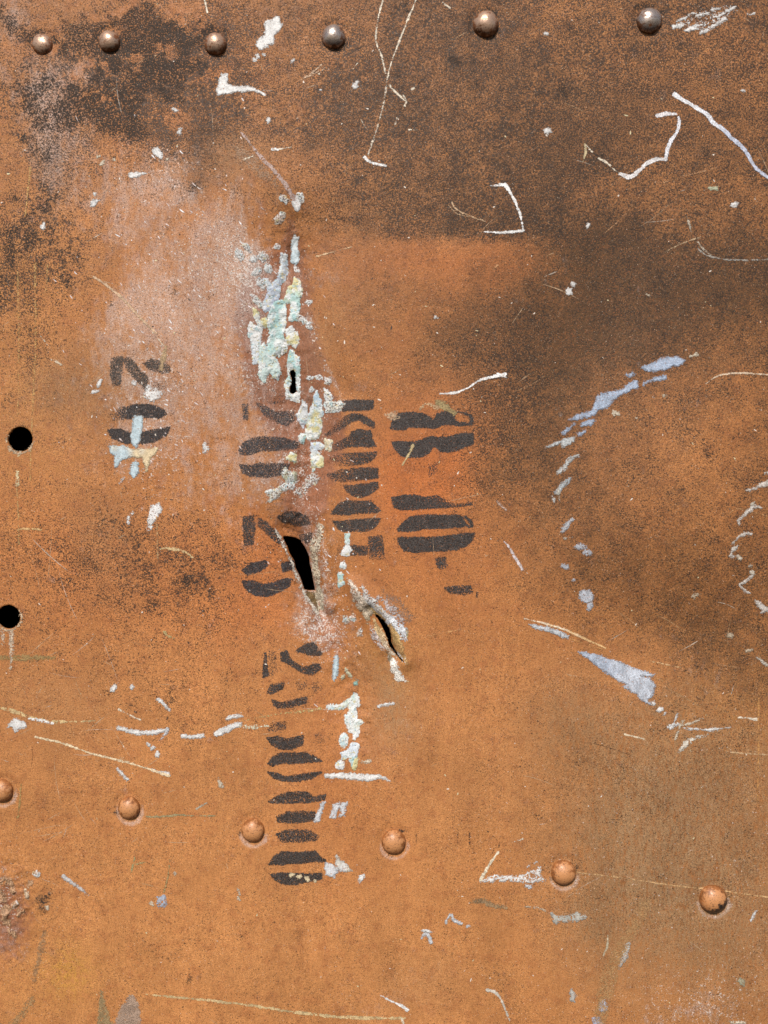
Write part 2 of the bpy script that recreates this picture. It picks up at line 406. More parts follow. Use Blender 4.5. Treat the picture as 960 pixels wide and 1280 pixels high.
STEP = 1.6
def axis(n):
    inner = np.arange(-12, n + 12 + STEP, STEP)
    lo = np.arange(-260, -12, 8.0); hi = np.arange(inner[-1] + 8, n + 260, 8.0)
    return np.concatenate([lo, inner, hi])
xs, ys = axis(W), axis(Hh)
GX, GY = np.meshgrid(xs, ys)

def warp(X, Y, a, wl, seed):
    return X + (fbm(X, Y, wl, 3, seed) - .5) * a, Y + (fbm(X, Y, wl, 3, seed + 4) - .5) * a

def fields(X, Y):
    WX, WY = warp(X, Y, 90, 110, 17)
    def B(cx, cy, rx, ry, ang=0.):
        c, s = math.cos(ang), math.sin(ang); dx, dy = WX - cx, WY - cy
        u, v = dx * c + dy * s, -dx * s + dy * c
        return np.exp(-((u / rx) ** 2 + (v / ry) ** 2))
    dirt_shade = 0.10 + 0 * X
    topband = sig((299 - Y - (WX - X) * .08) / (4 + 55 * sig((X - 740) / 22) + 14 * sig((430 - X) / 15))) * sig((WX - 400) / 45)
    dirt_shade += .56 * topband + .24 * sig((230 - WY) / 40) * sig((450 - WX) / 60)
    dirt_shade += .10 * sig((WX - 620) / 50) * topband
    yb = 745 + .42 * (WX - 640)
    rt = sig((WX - 655) / 34) * sig((yb - WY) / 30) * sig((WY - 285) / 20)
    dirt_shade += .48 * rt  # shade of the right-hand dent, painted into the brown tone
    dirt_shade += .16 * B(615, 470, 60, 150) + .12 * B(130, 500, 100, 60)
    dirt_shade += .22 * B(900, 335, 110, 60) + .2 * B(770, 330, 50, 50)
    dirt_shade += .24 * B(735, 400, 75, 90) + .20 * B(800, 430, 110, 55, -.35) + .16 * B(700, 560, 40, 90) + .10 * B(800, 700, 110, 60, .3) + .10 * B(900, 790, 70, 60, .5)
    dirt_shade -= .22 * B(870, 580, 85, 80) * 1.0 + .04 * B(560, 340, 120, 30)
    dirt_shade += .26 * sig((WY - 296) / 10) * sig((560 - WY) / 60) * sig((WX - 410) / 30) * sig((720 - WX) / 40)
    dirt_shade += .22 * B(630, 400, 60, 90) + .14 * B(480, 390, 60, 60) + .18 * B(640, 600, 30, 90)
    dirt_shade += .26 * B(850, 990, 170, 130) + .14 * B(850, 1100, 200, 180) + .2 * B(930, 1180, 110, 90) + .22 * B(770, 1120, 70, 50) + .16 * B(820, 900, 60, 40) + .15 * B(700, 920, 50, 80)
    dirt_shade += .20 * B(80, 480, 90, 60) + .17 * B(60, 870, 120, 40) + .22 * B(80, 990, 70, 25, -.2) + .14 * B(150, 690, 40, 60) + .16 * B(440, 860, 60, 70) + .14 * B(400, 330, 60, 60)
    dirt_shade += .3 * B(240, 190, 50, 60) + .15 * B(300, 170, 60, 60)
    black = .14 + 0 * X
    black += .95 * B(150, 40, 80, 50) + .9 * B(135, 155, 45, 36, .4) + .2 * B(130, 95, 120, 90) + .45 * B(20, 45, 40, 60) + .42 * B(50, 150, 50, 40) + .45 * B(215, 100, 55, 70)
    black += .36 * B(15, 340, 45, 120) + .2 * B(75, 340, 40, 60) + .28 * B(40, 250, 70, 80) + .20 * topband
    black += .05 * B(60, 710, 130, 90) + .06 * B(130, 860, 120, 60) + .2 * B(230, 1180, 90, 60) + .16 * rt
    black += .22 * B(290, 30, 60, 40) + .2 * B(640, 480, 50, 120)
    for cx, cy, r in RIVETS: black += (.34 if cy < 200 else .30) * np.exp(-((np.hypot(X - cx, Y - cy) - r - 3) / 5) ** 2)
    specks = .22 + .62 * topband + .3 * rt + .7 * B(240, 90, 100, 110) + .6 * B(120, 110, 130, 110) + .55 * B(620, 500, 65, 150) + .6 * B(30, 330, 70, 150) + .45 * B(100, 720, 180, 110) + .3 * B(240, 720, 90, 60) + .3 * B(420, 130, 80, 90) + .2 * B(850, 1000, 200, 160) + .2 * B(240, 860, 120, 60)
    blots = .15 + .55 * B(90, 720, 150, 100) + .75 * B(235, 725, 70, 40) + .8 * B(25, 330, 60, 120) + .4 * B(60, 280, 70, 70) + .5 * B(215, 100, 70, 80) + .45 * B(230, 1190, 90, 50) + .35 * B(150, 860, 110, 50) + .25 * topband + .5 * B(70, 150, 70, 70)
    for bx, by, br in ((245, 232, 14), (567, 78, 10), (219, 366, 9), (389, 178, 11), (933, 1090, 14), (371, 1168, 8), (425, 1170, 6), (52, 1127, 14), (100, 703, 12), (748, 200, 14), (232, 730, 16), (165, 1010, 4)):
        g = np.exp(-(((X - bx) / br) ** 2 + ((Y - by) / br) ** 2)); black += .5 * g; dirt_shade += .25 * g
    dirt_shade -= .30 * B(710, 35, 95, 60) + .26 * B(900, 70, 110, 80) + .12 * B(420, 60, 50, 50) + .1 * B(560, 150, 40, 60)
    isl = 0
    for bx, by, rx_, ry_, an in ((150, 12, 20, 6, -.35), (118, 21, 8, 6, 0), (111, 79, 8, 6, .3), (131, 80, 6, 5, 0), (135, 92, 5, 8, -.4), (112, 46, 5, 2.5, .7), (232, 20, 26, 18, .3), (205, 62, 22, 10, .4), (95, 88, 6, 14, .2), (170, 75, 8, 14, .5), (265, 95, 30, 14, -.3), (130, 125, 8, 10, .2), (225, 150, 22, 14, .6), (60, 60, 12, 10, 0)):
        c_, s_ = math.cos(an), math.sin(an); dx, dy = X - bx + (fbm(X, Y, 14, 2, 2) - .5) * 12, Y - by + (fbm(X, Y, 14, 2, 6) - .5) * 12
        isl = np.maximum(isl, np.exp(-(((dx * c_ + dy * s_) / rx_) ** 2 + ((-dx * s_ + dy * c_) / ry_) ** 2) ** 2))
    isl = isl * sst(.28, .5, fbm(X, Y, 9, 3, 14))
    black -= .8 * isl; specks -= .4 * isl
    chalk_sheen = .04 + 0 * X
    chalk_sheen += .3 * B(130, 260, 60, 60) + .2 * B(200, 480, 120, 100) + .25 * B(430, 760, 50, 60) + .34 * B(180, 230, 50, 60) + .5 * B(300, 330, 45, 60) + .25 * B(400, 340, 40, 40) + .3 * B(150, 390, 50, 40) + .38 * B(235, 320, 100, 100) + .75 * B(62, 170, 45, 85) + .3 * B(20, 60, 30, 60) + .34 * B(100, 110, 40, 40) + .5 * B(250, 410, 100, 80) + .5 * B(325, 560, 55, 110)  # pinkish sheen at left painted in together with the bloom
    chalk_sheen += .35 * B(310, 340, 45, 70) + .48 * B(195, 530, 90, 80) + .4 * B(425, 770, 45, 55) + .32 * B(400, 560, 40, 80) + .4 * B(385, 720, 30, 70) + .4 * B(5, 1180, 45, 60)
    chalk_sheen += .30 * B(880, 1250, 70, 40) + .26 * B(870, 850, 40, 40, .6) + .22 * B(460, 1235, 50, 30) + .2 * B(510, 900, 25, 40) + .22 * B(250, 640, 70, 60) + .2 * B(20, 30, 40, 50)
    chalk_sheen += .12 * B(700, 40, 90, 60) + .14 * B(880, 90, 90, 90) + .18 * B(280, 220, 50, 70)
    for cx, cy, r in RIVETS[6:]: chalk_sheen += .8 * np.exp(-((np.hypot(X - cx - 1, Y - cy - 4) - r - 2) / 3.2) ** 2) * sst(-8, 10, Y - cy)
    line = -stroke_sdf([(384, 395), (392, 420), (405, 452), (418, 480), (430, 500)], 1, X, Y)
    chalk_sheen += .4 * np.exp(-(line / 4) ** 2) * (fbm(X, Y, 12, 2, 12) > .45)
    light = .35 + .45 * sig((WY - 900) / 90) * sig((760 - WX) / 80) + .2 * B(40, 300, 90, 90) - .2 * B(560, 380, 140, 70) + .3 * B(220, 820, 160, 80) + .25 * topband
    sat = .10 + .22 * isl + .75 * B(560, 610, 70, 110) + .5 * B(510, 600, 60, 100) + .45 * B(560, 320, 150, 35) + .4 * B(330, 760, 70, 60) + .35 * B(150, 740, 180, 80) + .3 * B(420, 960, 60, 120) + .35 * B(320, 690, 30, 40)
    ochre = .05 + .85 * np.exp(-(((X - 87) / 24) ** 2 + ((Y - 1215) / 32) ** 2)) + .25 * B(60, 1230, 90, 50) + .2 * B(20, 440, 60, 200) + .25 * B(960, 900, 120, 90) + .3 * B(490, 830, 30, 50)
    tri = sig(poly_sdf(np.array([(368, 262), (384, 300), (394, 400), (432, 505), (440, 560), (420, 640), (398, 660), (360, 640), (352, 560), (318, 500), (300, 420), (310, 330), (352, 300)]), WX * .35 + X * .65, WY * .35 + Y * .65) / 7)
    mauve = .8 * tri + .6 * B(430, 775, 40, 65) + .3 * B(250, 380, 90, 110) + .3 * B(480, 880, 40, 60) + .75 * np.exp(-(((X - 4) / 46) ** 2 + ((Y - 1150) / 75) ** 2)) + .5 * B(375, 690, 45, 60) + .35 * B(320, 600, 40, 60)
    fleck = .1 + .5 * B(190, 600, 50, 60) + .4 * B(405, 730, 20, 60) + .85 * B(312, 320, 35, 40) + .3 * tri + .5 * B(190, 510, 60, 70) + .6 * B(335, 600, 40, 45) + .8 * B(405, 730, 25, 70) + .9 * B(430, 775, 38, 55) + .5 * B(385, 590, 30, 50) + .4 * B(240, 340, 80, 90) + .55 * np.exp(-(line / 5) ** 2) * (fbm(X, Y, 12, 2, 12) > .45) + .4 * B(190, 210, 60, 50) + .9 * B(8, 1130, 40, 70) + .35 * B(870, 1240, 70, 50) + .5 * B(330, 480, 40, 30)
    fleck += .35 * sig((WX - 640) / 60) * sig((WY - 880) / 60)
    smear = .45 * B(300, 195, 40, 40) + 0.8 * B(480, 880, 45, 55) + .35 * B(420, 420, 30, 60) + .3 * B(150, 690, 40, 70) + .75 * B(850, 985, 160, 125) + .7 * B(900, 1160, 130, 130) + .6 * B(760, 1110, 80, 80) + .4 * B(700, 920, 70, 70) + .45 * B(100, 480, 100, 60) + .3 * B(60, 900, 80, 40) + .3 * B(520, 1230, 60, 40)
    cl = lambda a: np.clip(a, 0, 1)
    return np.stack([cl(dirt_shade), cl(chalk_sheen), cl(black)], -1), np.stack([cl(light), cl(sat), cl(ochre)], -1), np.stack([cl(mauve), cl(fleck), cl(smear)], -1), np.stack([cl(specks), cl(blots), 0 * X], -1)

def build_sheet():
    X, Y = GX.copy(), GY.copy()
    hs = hole_sdf(X, Y)
    near = np.abs(hs) < 1.05                                    # pull the nearest grid points onto the edge of each opening
    e = .2
    gx = (hole_sdf(X + e, Y) - hole_sdf(X - e, Y)) / (2 * e); gy = (hole_sdf(X, Y + e) - hole_sdf(X, Y - e)) / (2 * e)
    gl = np.maximum(np.hypot(gx, gy), .3)
    X = np.where(near, X - hs * gx / gl ** 2, X); Y = np.where(near, Y - hs * gy / gl ** 2, Y)
    h = height(X, Y)
    V = to_local(X, Y, h).reshape(-1, 3)
    ny, nx = X.shape
    idx = np.arange(nx * ny).reshape(ny, nx)
    q = np.stack([idx[1:, :-1], idx[1:, 1:], idx[:-1, 1:], idx[:-1, :-1]], -1).reshape(-1, 4)
    cx = X.ravel()[q].mean(1); cy = Y.ravel()[q].mean(1)
    inside = hole_sdf(cx, cy) > 0
    q = q[~inside]
    fa, fb, fc, fd = [f.reshape(-1, 3) for f in fields(X, Y)]
    # thickness: walls dropped from every open edge
    ed = np.concatenate([q[:, [0, 1]], q[:, [1, 2]], q[:, [2, 3]], q[:, [3, 0]]])
    key = np.sort(ed, 1); code = key[:, 0].astype(np.int64) * len(V) + key[:, 1]
    u, first, cnt = np.unique(code, return_index=True, return_counts=True)
    be = ed[first[cnt == 1]]
    bv = np.unique(be); remap = -np.ones(len(V), np.int64); remap[bv] = np.arange(len(bv)) + len(V)
    low = V[bv].copy(); low[:, 2] -= 4.0 * S
    V = np.vstack([V, low]); fa = np.vstack([fa, fa[bv] * [0.5, 0, 1]]); fb = np.vstack([fb, fb[bv]]); fc = np.vstack([fc, fc[bv]]); fd = np.vstack([fd, fd[bv]])
    wall = np.stack([be[:, 1], be[:, 0], remap[be[:, 0]], remap[be[:, 1]]], -1)
    q = np.vstack([q, wall])
    used = np.unique(q); rm = -np.ones(len(V), np.int64); rm[used] = np.arange(len(used))
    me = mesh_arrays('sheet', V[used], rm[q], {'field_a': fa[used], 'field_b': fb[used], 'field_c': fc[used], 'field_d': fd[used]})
    return link('sheet', me, M_SHEET, panel)
sheet = build_sheet()

# closed dark box added behind the sheet so that the openings stay black
def build_inside():
    x, y, d, t = (W / 2 + 240) * S, (Hh / 2 + 240) * S, .35, .012
    V, Q = [], []
    def box(a, b):
        n = len(V)
        for z in (a[2], b[2]):
            V.extend([(a[0], a[1], z), (b[0], a[1], z), (b[0], b[1], z), (a[0], b[1], z)])
        Q.extend([[n + k for k in f] for f in ((3, 2, 1, 0), (4, 5, 6, 7), (0, 1, 5, 4), (1, 2, 6, 5), (2, 3, 7, 6), (3, 0, 4, 7))])
    box((-x, -y, -d - t), (x, y, -d)); box((-x - t, -y - t, -d - t), (-x, y + t, -.012)); box((x, -y - t, -d - t), (x + t, y + t, -.012))
    box((-x, y, -d - t), (x, y + t, -.012)); box((-x, -y - t, -d - t), (x, -y, -.012))
    me = mesh_arrays('added_dark_box', np.array(V), np.array(Q), smooth=False)
    link('added_dark_box', me, M_DARK, panel)
build_inside()

# ------------------------------------------------------------------ rivets
def build_rivet(cx, cy, r, worn, hgt, stain=None, tilt=0.):
    n, k = 40, 14; V = []; top = []; st = []
    rs = random.Random(int(cx * 7 + cy))
    ph = rs.random() * 6
    for i in range(k + 1):
        a = i / k * math.radians(84)
        for j in range(n):
            t = 2 * math.pi * j / n
            rr = r * math.sin(a) / math.sin(math.radians(84)) * (1 + .018 * math.sin(3 * t + ph) + .012 * math.sin(5 * t + 2 * ph))
            z = hgt * (math.cos(a) - math.cos(math.radians(84))) / (1 - math.cos(math.radians(84)))
            z += (.5 * math.sin(2 * t + ph) + .35 * math.sin(3 * t + 2.3 * ph)) * math.sin(a) ** 3 * math.cos(a) * 1.6
            x, y = rr * math.cos(t), rr * math.sin(t)
            V.append((x * S, y * S, z * S)); top.append(math.cos(a))
            st.append(0 if not stain else max(0, min(1, .5 + (x * stain[0] - y * stain[1]) / r * stain[2] - .25)))
    for j in range(n):                                             # skirt that goes below the sheet's surface
        t = 2 * math.pi * j / n
        V.append((r * 1.0 * math.cos(t) * S, r * math.sin(t) * S, -4 * S)); top.append(0); st.append(0)
    Q = []
    Q += [(0, n + j, n + j + 1, n + (j + 2) % n) for j in range(0, n, 2)]      # cap: a fan round the pole
    for i in range(1, k + 1):
        for j in range(n):
            a, b = i * n + j, i * n + (j + 1) % n
            Q.append((a, a + n, b + n, b))
    h0 = float(height(np.array([cx]), np.array([cy]))[0])
    Q = np.array(Q); used = np.unique(Q); rm = -np.ones(len(V), int); rm[used] = np.arange(len(used))
    me = mesh_arrays('rivet', np.array(V)[used], rm[Q], {'top': np.array(top)[used], 'stain': np.array(st)[used]})
    link('rivet', me, M_RIV_PAINT if not worn else M_RIV_WORN if cx in (417, 811) else M_RIV_RUST, panel, tuple(to_local(np.array(cx), np.array(cy), np.array(h0 - .6))))
for i, (cx, cy, r) in enumerate(RIVETS):
    build_rivet(cx, cy, r, i < 6, r * (.72 if i else .55), (.55, .8, .75) if i == 11 else None)

# ------------------------------------------------------------------ marks lying on the sheet
COUNT = [0]
ALB = .84               # mark tints are noted as they look in this sun; their base colours are darker
def mark(name, shapes, mat, col, wear=.2, op=1., off=.10, rough=1.6, col2=None, crust=0., label=None, step=1.0, kind=None, wearfn=None, cutm=-2.8):
    """one painted, scraped or crusted mark: shapes are ('p', outline) or ('s', path, width); col2 is the tint at its lower/right end"""
    P = []
    prep = []
    for s in shapes:
        if s[0] == 'p': pts = np.array(s[1], float); prep.append(('p', pts)); pad = 0
        else: pts = smooth_path(s[1]); prep.append(('s', pts, s[2])); pad = (max(s[2]) if not np.isscalar(s[2]) else s[2]) / 2
        P.append([pts.min(0) - pad, pts.max(0) + pad])
    lo = np.min([p[0] for p in P], 0) - 3.2; hi = np.max([p[1] for p in P], 0) + 3.2
    x = np.arange(lo[0], hi[0] + step, step); y = np.arange(lo[1], hi[1] + step, step)
    X, Y = np.meshgrid(x, y)
    m = np.full(X.shape, -1e6)
    for s in prep: m = np.maximum(m, poly_sdf(s[1], X, Y) + (1.2 if mat is M_STENCIL else .7) if s[0] == 'p' else stroke_sdf(s[1], np.array(s[2]) * .85 if mat is M_SCRATCH else s[2], X, Y))
    if mat is M_CRUST: m = m + .9
    m = m + (fbm(X, Y, 5.0, 3, 21) - .5) * 2.2 * rough + (fbm(X, Y, 15.0, 2, 23) - .5) * 1.2 * rough
    m = np.minimum(m, -hole_sdf(X, Y) - .4)
    COUNT[0] += 1
    z = height(X, Y) + off + .0009 * COUNT[0]          # each mark a hair above the one before, so none share a plane
    if crust:
        z = z + crust * .55 * sst(-1.0, 3.5, m) * (.2 + 1.6 * fbm(X, Y, 6, 3, 25)) - .2
    ny, nx = X.shape; idx = np.arange(nx * ny).reshape(ny, nx)
    q = np.stack([idx[1:, :-1], idx[1:, 1:], idx[:-1, 1:], idx[:-1, :-1]], -1).reshape(-1, 4)
    q = q[m.ravel()[q].max(1) > cutm]
    if len(q) == 0: return None
    used = np.unique(q); rm = -np.ones(nx * ny, np.int64); rm[used] = np.arange(len(used))
    V = to_local(X, Y, z).reshape(-1, 3)[used]
    c0 = V.mean(0); 
    Xu, Yu = X.ravel()[used], Y.ravel()[used]
    k = ALB * (1.15 if mat is M_CRUST else 1.12 if mat in (M_SCRATCH, M_SCUFF) else 1.)
    if mat is M_SCUFF: col = np.array(col) * .65 + np.array(srgb(186, 150, 112)) * .35
    col = np.minimum(np.array(col) * k, .86)
    if col2 is not None: col2 = np.minimum(np.array(col2) * k, .86)
    c = np.tile(col, (len(used), 1))
    if col2 is not None:
        d = hi - lo; t = ((Yu - lo[1]) / d[1] if d[1] > d[0] else (Xu - lo[0]) / d[0])
        t = sst(.25, .75, t + (fbm(Xu, Yu, 14, 2, 28) - .5) * .7)[:, None]
        c = c * (1 - t) + np.array(col2) * t
    wv = np.full(len(used), wear) if wearfn is None else np.clip(wearfn(Xu, Yu), -.3, 1.2)
    me = mesh_arrays(name, V - c0, rm[q], {'m': m.ravel()[used], 'col': c, 'wear': wv, 'op': np.full(len(used), op)})
    return link(name, me, mat, panel, tuple(c0), label, kind)

def P(s): return ('p', [tuple(map(float, t.split(','))) for t in s.split()])
def L(s, w): return ('s', [tuple(map(float, t.split(','))) for t in s.split()], w)

BLACK = srgb(64, 60, 58); GREY = srgb(76, 72, 72)
# --- stencilled characters, one part each
def stencil(shapes, wear=.2, col=BLACK, wearfn=None, label=None):
    mark('stencil_character', shapes, M_STENCIL, col, wear, .85, .10, .7, None, 0, label, 1.0, None, wearfn)

stencil([P('488,536 490,527 498,518 513,515 528,517 537,522 542,527 547,518 555,515 565,515 570,517 567,523 573,529 580,529 584,531 573,532 567,530 553,531 543,535 530,534 510,534 507,537 495,537'),
         L('572,515 582,517 589,522 589,529 584,531', [2, 3, 4, 5, 3]),
         P('490,553 502,552 517,553 528,550 538,546 547,547 558,547 570,544 580,542 591,543 592,548 591,555 583,558 573,562 560,565 550,564 545,559 542,558 537,565 527,570 515,572 502,570 495,563')], .08,
        label='stencilled figure eight in black paint, top of its column')
stencil([P('537,582 547,579 545,590 537,595')], .55)
stencil([P('490,622 502,620 517,619 530,622 547,620 555,625 567,631 583,630 588,622 590,631 573,633 547,635 522,636 500,637 493,634')], .2, BLACK, lambda x, y: .12 + .5 * sst(525, 575, x) * sst(636, 625, y))
stencil([P('497,662 502,655 513,647 530,644 550,644 570,644 577,645 580,652 584,657 573,659 552,660 528,661 523,663 498,664'), L('581,646 587,651 590,657 584,658', [3, 4, 4, 2]),
         P('497,672 513,672 538,672 560,670 573,668 588,667 592,667 590,675 582,682 573,686 552,688 532,689 517,690 505,688 499,680')], .1,
        label='stencilled nought in black paint, sharp edged')
stencil([P('516,691 524,690 524,702 517,702')], .75)
stencil([P('545,698 557,697 558,707 552,711 546,707')], .3)
stencil([P('555,735 570,733 588,733 590,740 580,743 563,741'), L('596,740 596,746', 1.6)], .3)

stencil([P('426,501 433,500 450,500 466,501 466,510 450,512 428,513'), P('406,502 425,501 428,512 407,513')], .1, BLACK, lambda x, y: .75 - .65 * sst(415, 435, x))
stencil([P('407,542 420,530 432,520 442,516 453,519 467,527 467,534 460,531 448,524 438,526 430,533 418,539 408,544'),
         P('440,540 448,537 463,538 465,548 470,557 460,558 445,557 432,558 417,563 415,559 423,552 437,545'),
         P('412,572 423,567 440,567 470,565 470,569 462,577 448,580 433,581 418,579')], .2, BLACK, lambda x, y: .5 - .35 * sst(415, 450, x) + .12 * (y > 563))
stencil([P('410,593 423,588 443,586 462,585 472,586 472,597 457,599 440,600 427,601 415,599'),
         P('430,607 440,607 457,605 472,603 472,610 463,617 453,621 442,619 433,613')], .22, BLACK, lambda x, y: .42 - .25 * sst(415, 455, x))
stencil([P('414,642 422,631 432,627 448,627 463,627 470,633 475,638 470,640 453,641 443,642 435,643 423,643'),
         P('416,652 428,652 440,650 457,649 475,648 473,653 468,660 460,663 443,664 428,664 420,658')], .18)
stencil([P('461,672 477,670 480,698 463,698'), P('422,686 432,683 445,683 459,683 459,693 440,694 422,693')], .3, BLACK, lambda x, y: .3 + .35 * sst(438, 424, x) + .25 * sst(685, 700, y) * (x > 460))

stencil([P('303,505 308,505 308,523 304,523'), P('320,503 330,507 343,515 357,513 365,513 366,523 357,530 345,526 330,518'), P('330,488 352,486 355,500 335,502')], .42, GREY,
        lambda x, y: .38 + .4 * sst(506, 496, y))
stencil([P('298,563 303,554 315,547 332,546 353,547 370,552 372,557 357,561 340,562 323,563 312,567 300,567'),
         P('299,581 310,582 323,579 342,580 360,580 357,588 345,594 332,596 312,595 303,590')], .28, srgb(66, 64, 66))
stencil([P('303,647 315,645 317,660 315,680 305,682 304,663'), P('322,648 330,652 340,662 348,673 347,680 337,672 328,662 322,658'),
         P('346,646 357,640 370,641 383,647 386,655 373,657 360,655 350,652'), P('372,670 388,667 388,673 381,680 373,675')], .3)
stencil([P('302,713 312,705 330,702 332,708 323,715 308,719'), P('350,705 364,703 365,712 352,716'),
         P('302,727 315,727 327,732 340,730 353,725 363,726 360,733 348,741 332,746 318,745 308,738')], .14, srgb(58, 56, 58))

stencil([P('331,817 333,832 335,845 329,848 328,840'), P('337,815 343,817 345,840 338,845'), P('350,817 358,815 363,827 377,836 397,832 400,837 390,845 377,842 365,834 352,827'),
         P('370,815 380,807 392,806 401,820 392,821 380,818')], .22, BLACK, lambda x, y: .18 + .45 * ((x > 336) & (x < 347)))
stencil([P('334,867 337,858 353,855 352,862 340,867'), P('370,855 383,854 382,862 372,863'), P('388,856 400,855 401,863 392,867'),
         P('340,876 350,880 365,877 383,873 382,880 365,884 348,886 342,882')], .4, BLACK, lambda x, y: .25 + .4 * sst(360, 372, x) * (y < 870))
stencil([P('336,913 340,905 357,904 357,911 343,914'), P('333,923 347,922 360,925 372,922 379,921 377,932 365,937 350,937 340,932'), P('393,918 403,918 405,928 393,929')], .2, BLACK,
        lambda x, y: .16 + .3 * (y < 916) + .5 * (x > 386))
stencil([P('335,955 342,947 350,942 367,943 382,942 393,947 402,952 377,954 348,955 340,958'), P('335,966 348,968 355,972 365,971 385,968 401,966 390,973 373,977 357,977 343,974')], .14)
stencil([P('336,1003 348,995 362,991 383,991 393,998 407,994 405,1000 382,1003 358,1004'), P('346,1022 358,1016 377,1015 393,1016 393,1025 373,1028 348,1028')], .22)
stencil([P('345,1043 355,1039 385,1038 397,1045 395,1050 377,1052 353,1052')], .32, label='stencilled bar in faded black paint, blurred edges')
stencil([P('337,1080 342,1072 352,1065 373,1066 393,1064 401,1072 407,1076 390,1077 373,1079 353,1080'), P('339,1093 353,1092 373,1092 390,1092 403,1092 402,1098 388,1101 368,1105 352,1104 343,1098')], .12,
        label='stencilled nought in black paint, lowest of the long column, crossed by cream dots')
# the faded pair at the left
stencil([P('140,448 153,447 152,463 150,482 142,482 138,468'), P('156,450 162,448 177,465 187,475 183,488 173,477 158,460'),
         P('180,455 188,450 200,452 212,458 213,465 203,466 188,462'), P('187,478 207,478 208,488 193,487')], .36, srgb(78, 70, 64), lambda x, y: .32 + .35 * ((x > 185) & (y > 472)))
stencil([P('137,518 152,510 168,506 190,506 205,512 208,518 198,522 182,521 172,518 163,522 140,525'),
         P('134,537 150,537 163,541 180,540 197,537 212,534 208,543 193,552 177,554 157,554 140,547')], .2, srgb(58, 54, 54), lambda x, y: .12 + .5 * sst(165, 140, x) * (y < 530))

# --- paint chips, flakes and daubs
WHITE = srgb(232, 228, 224); CREAM = srgb(222, 206, 182); LBLUE = srgb(196, 212, 218); PBLUE = srgb(166, 178, 198); LILAC = srgb(216, 215, 217); OLIVE = srgb(150, 138, 92); TAN = srgb(196, 162, 112)
def chip(s, col=WHITE, wear=.08, rough=1.2, col2=None, off=.22, label=None, mat=None, op=1.):
    mark('paint_chip', s, mat or M_PAINT, col, wear, op, off, rough, col2, 0, label)
def shard(x, y, rx, ry):                                  # irregular angular flake
    rs = random.Random(int(x * 31 + y * 17)); n = rs.choice((5, 6, 7)); a0 = rs.random() * 6; sk = rs.uniform(-.6, .6)
    out = []
    for k in range(n):
        t = a0 + (k + rs.uniform(-.3, .3)) * 2 * math.pi / n; q = rs.uniform(.55, 1.15)
        out.append((x + rx * q * math.cos(t) + sk * ry * q * math.sin(t), y + ry * q * math.sin(t)))
    return out
def dots(spec, col=WHITE, wear=.05, **k):                 # each dot a flake of its own
    for t in spec.split():
        v = list(map(float, t.split(',')))
        chip([('p', shard(v[0], v[1], v[2], v[3] if len(v) > 3 else v[2]))], col, wear, rough=1.1, **k)

chip([P('333,26 349,19 352,32 343,43 342,53 327,60 320,57 320,50 330,43')], WHITE, .08, 2.2, label='white paint chip beside the rivets at the top')
dots('322,70,3 318,74,2 330,68,1.6')
chip([P('270,111 276,92 284,92 284,104 291,107 312,107 330,117 316,113 287,115 273,118')], WHITE, .05, .8)
dots('218,137,4,3 224,164,3.2,5.5 445,105,4.5,6 365,76,2.2,3.4 335,151,2.4,5 119,243,3.4,2.6 118,255,5.4,6.5 54,284,3,5 401,112,1.6 685,164,5,4 683,43,4,1.8 929,114,3,2 736,281,2 918,255,6,2.6')
chip([P('190,187 197,185 202,191 203,199 198,197 192,193')], WHITE)
chip([L('165,220 172,219 187,217', [8, 6, 1])], WHITE)
dots('123,196,3,1.5 128,203,1.8,5 143,200,2,1.4 210,200,2', CREAM, .3)
chip([L('888,235 896,236', 5)], srgb(190, 190, 160), .2)
chip([P('370,244 375,247 375,255 372,262 367,258 365,250')], WHITE, .0, .7)
# the speckled patch by the top right rivet
for w, pth in ((6, '842,34 852,31'), (6, '858,38 870,34'), (5, '876,41 888,35 906,24'), (3.5, '846,27 858,22'), (3.5, '872,20 886,17'), (3.5, '890,13 900,11'), (3, '905,16 918,10'), (3, '860,19 868,17'), (2.5, '896,22 906,17'), (3, '935,19 942,18')):
    chip([L(pth, w)], WHITE, .28, 1.4)
chip([P('846,33 870,14 912,6 922,14 905,28 880,42')], WHITE, .80, 1.5)

chip([P('168,520 178,521 177,540 175,550 170,561 166,557 163,545')], LBLUE, .02, .8, label='pale blue daub of paint crossing the faded stencil')
chip([P('134,557 152,557 168,561 197,560 195,568 188,572 183,589 178,580 178,572 160,573 153,575 145,583 143,572 137,563')], LBLUE, .15, 1.8, srgb(228, 204, 164))
chip([P('165,578 172,577 173,590 168,597 162,592')], LBLUE, .04, .8)
chip([P('184,482 196,484 202,492 198,500 188,502 180,496')], WHITE, .42, 2.5)
dots('124,479,2.4,5 119,489,5,3 168,479,5,4', WHITE, .35)
chip([P('186,632 200,628 203,636 194,650 186,660 184,652')], WHITE, .35, 2); dots('160,650,3,7 165,642,2.5,4 187,660,5,4 152,600,3,5', WHITE, .5); dots('257,560,4,8', WHITE, .45)
dots('364,1094,4.4,3 374,1096,3.8,3.2 383.5,1098,3.6,3.4 393.5,1101,2.4', srgb(226, 206, 168), .0)

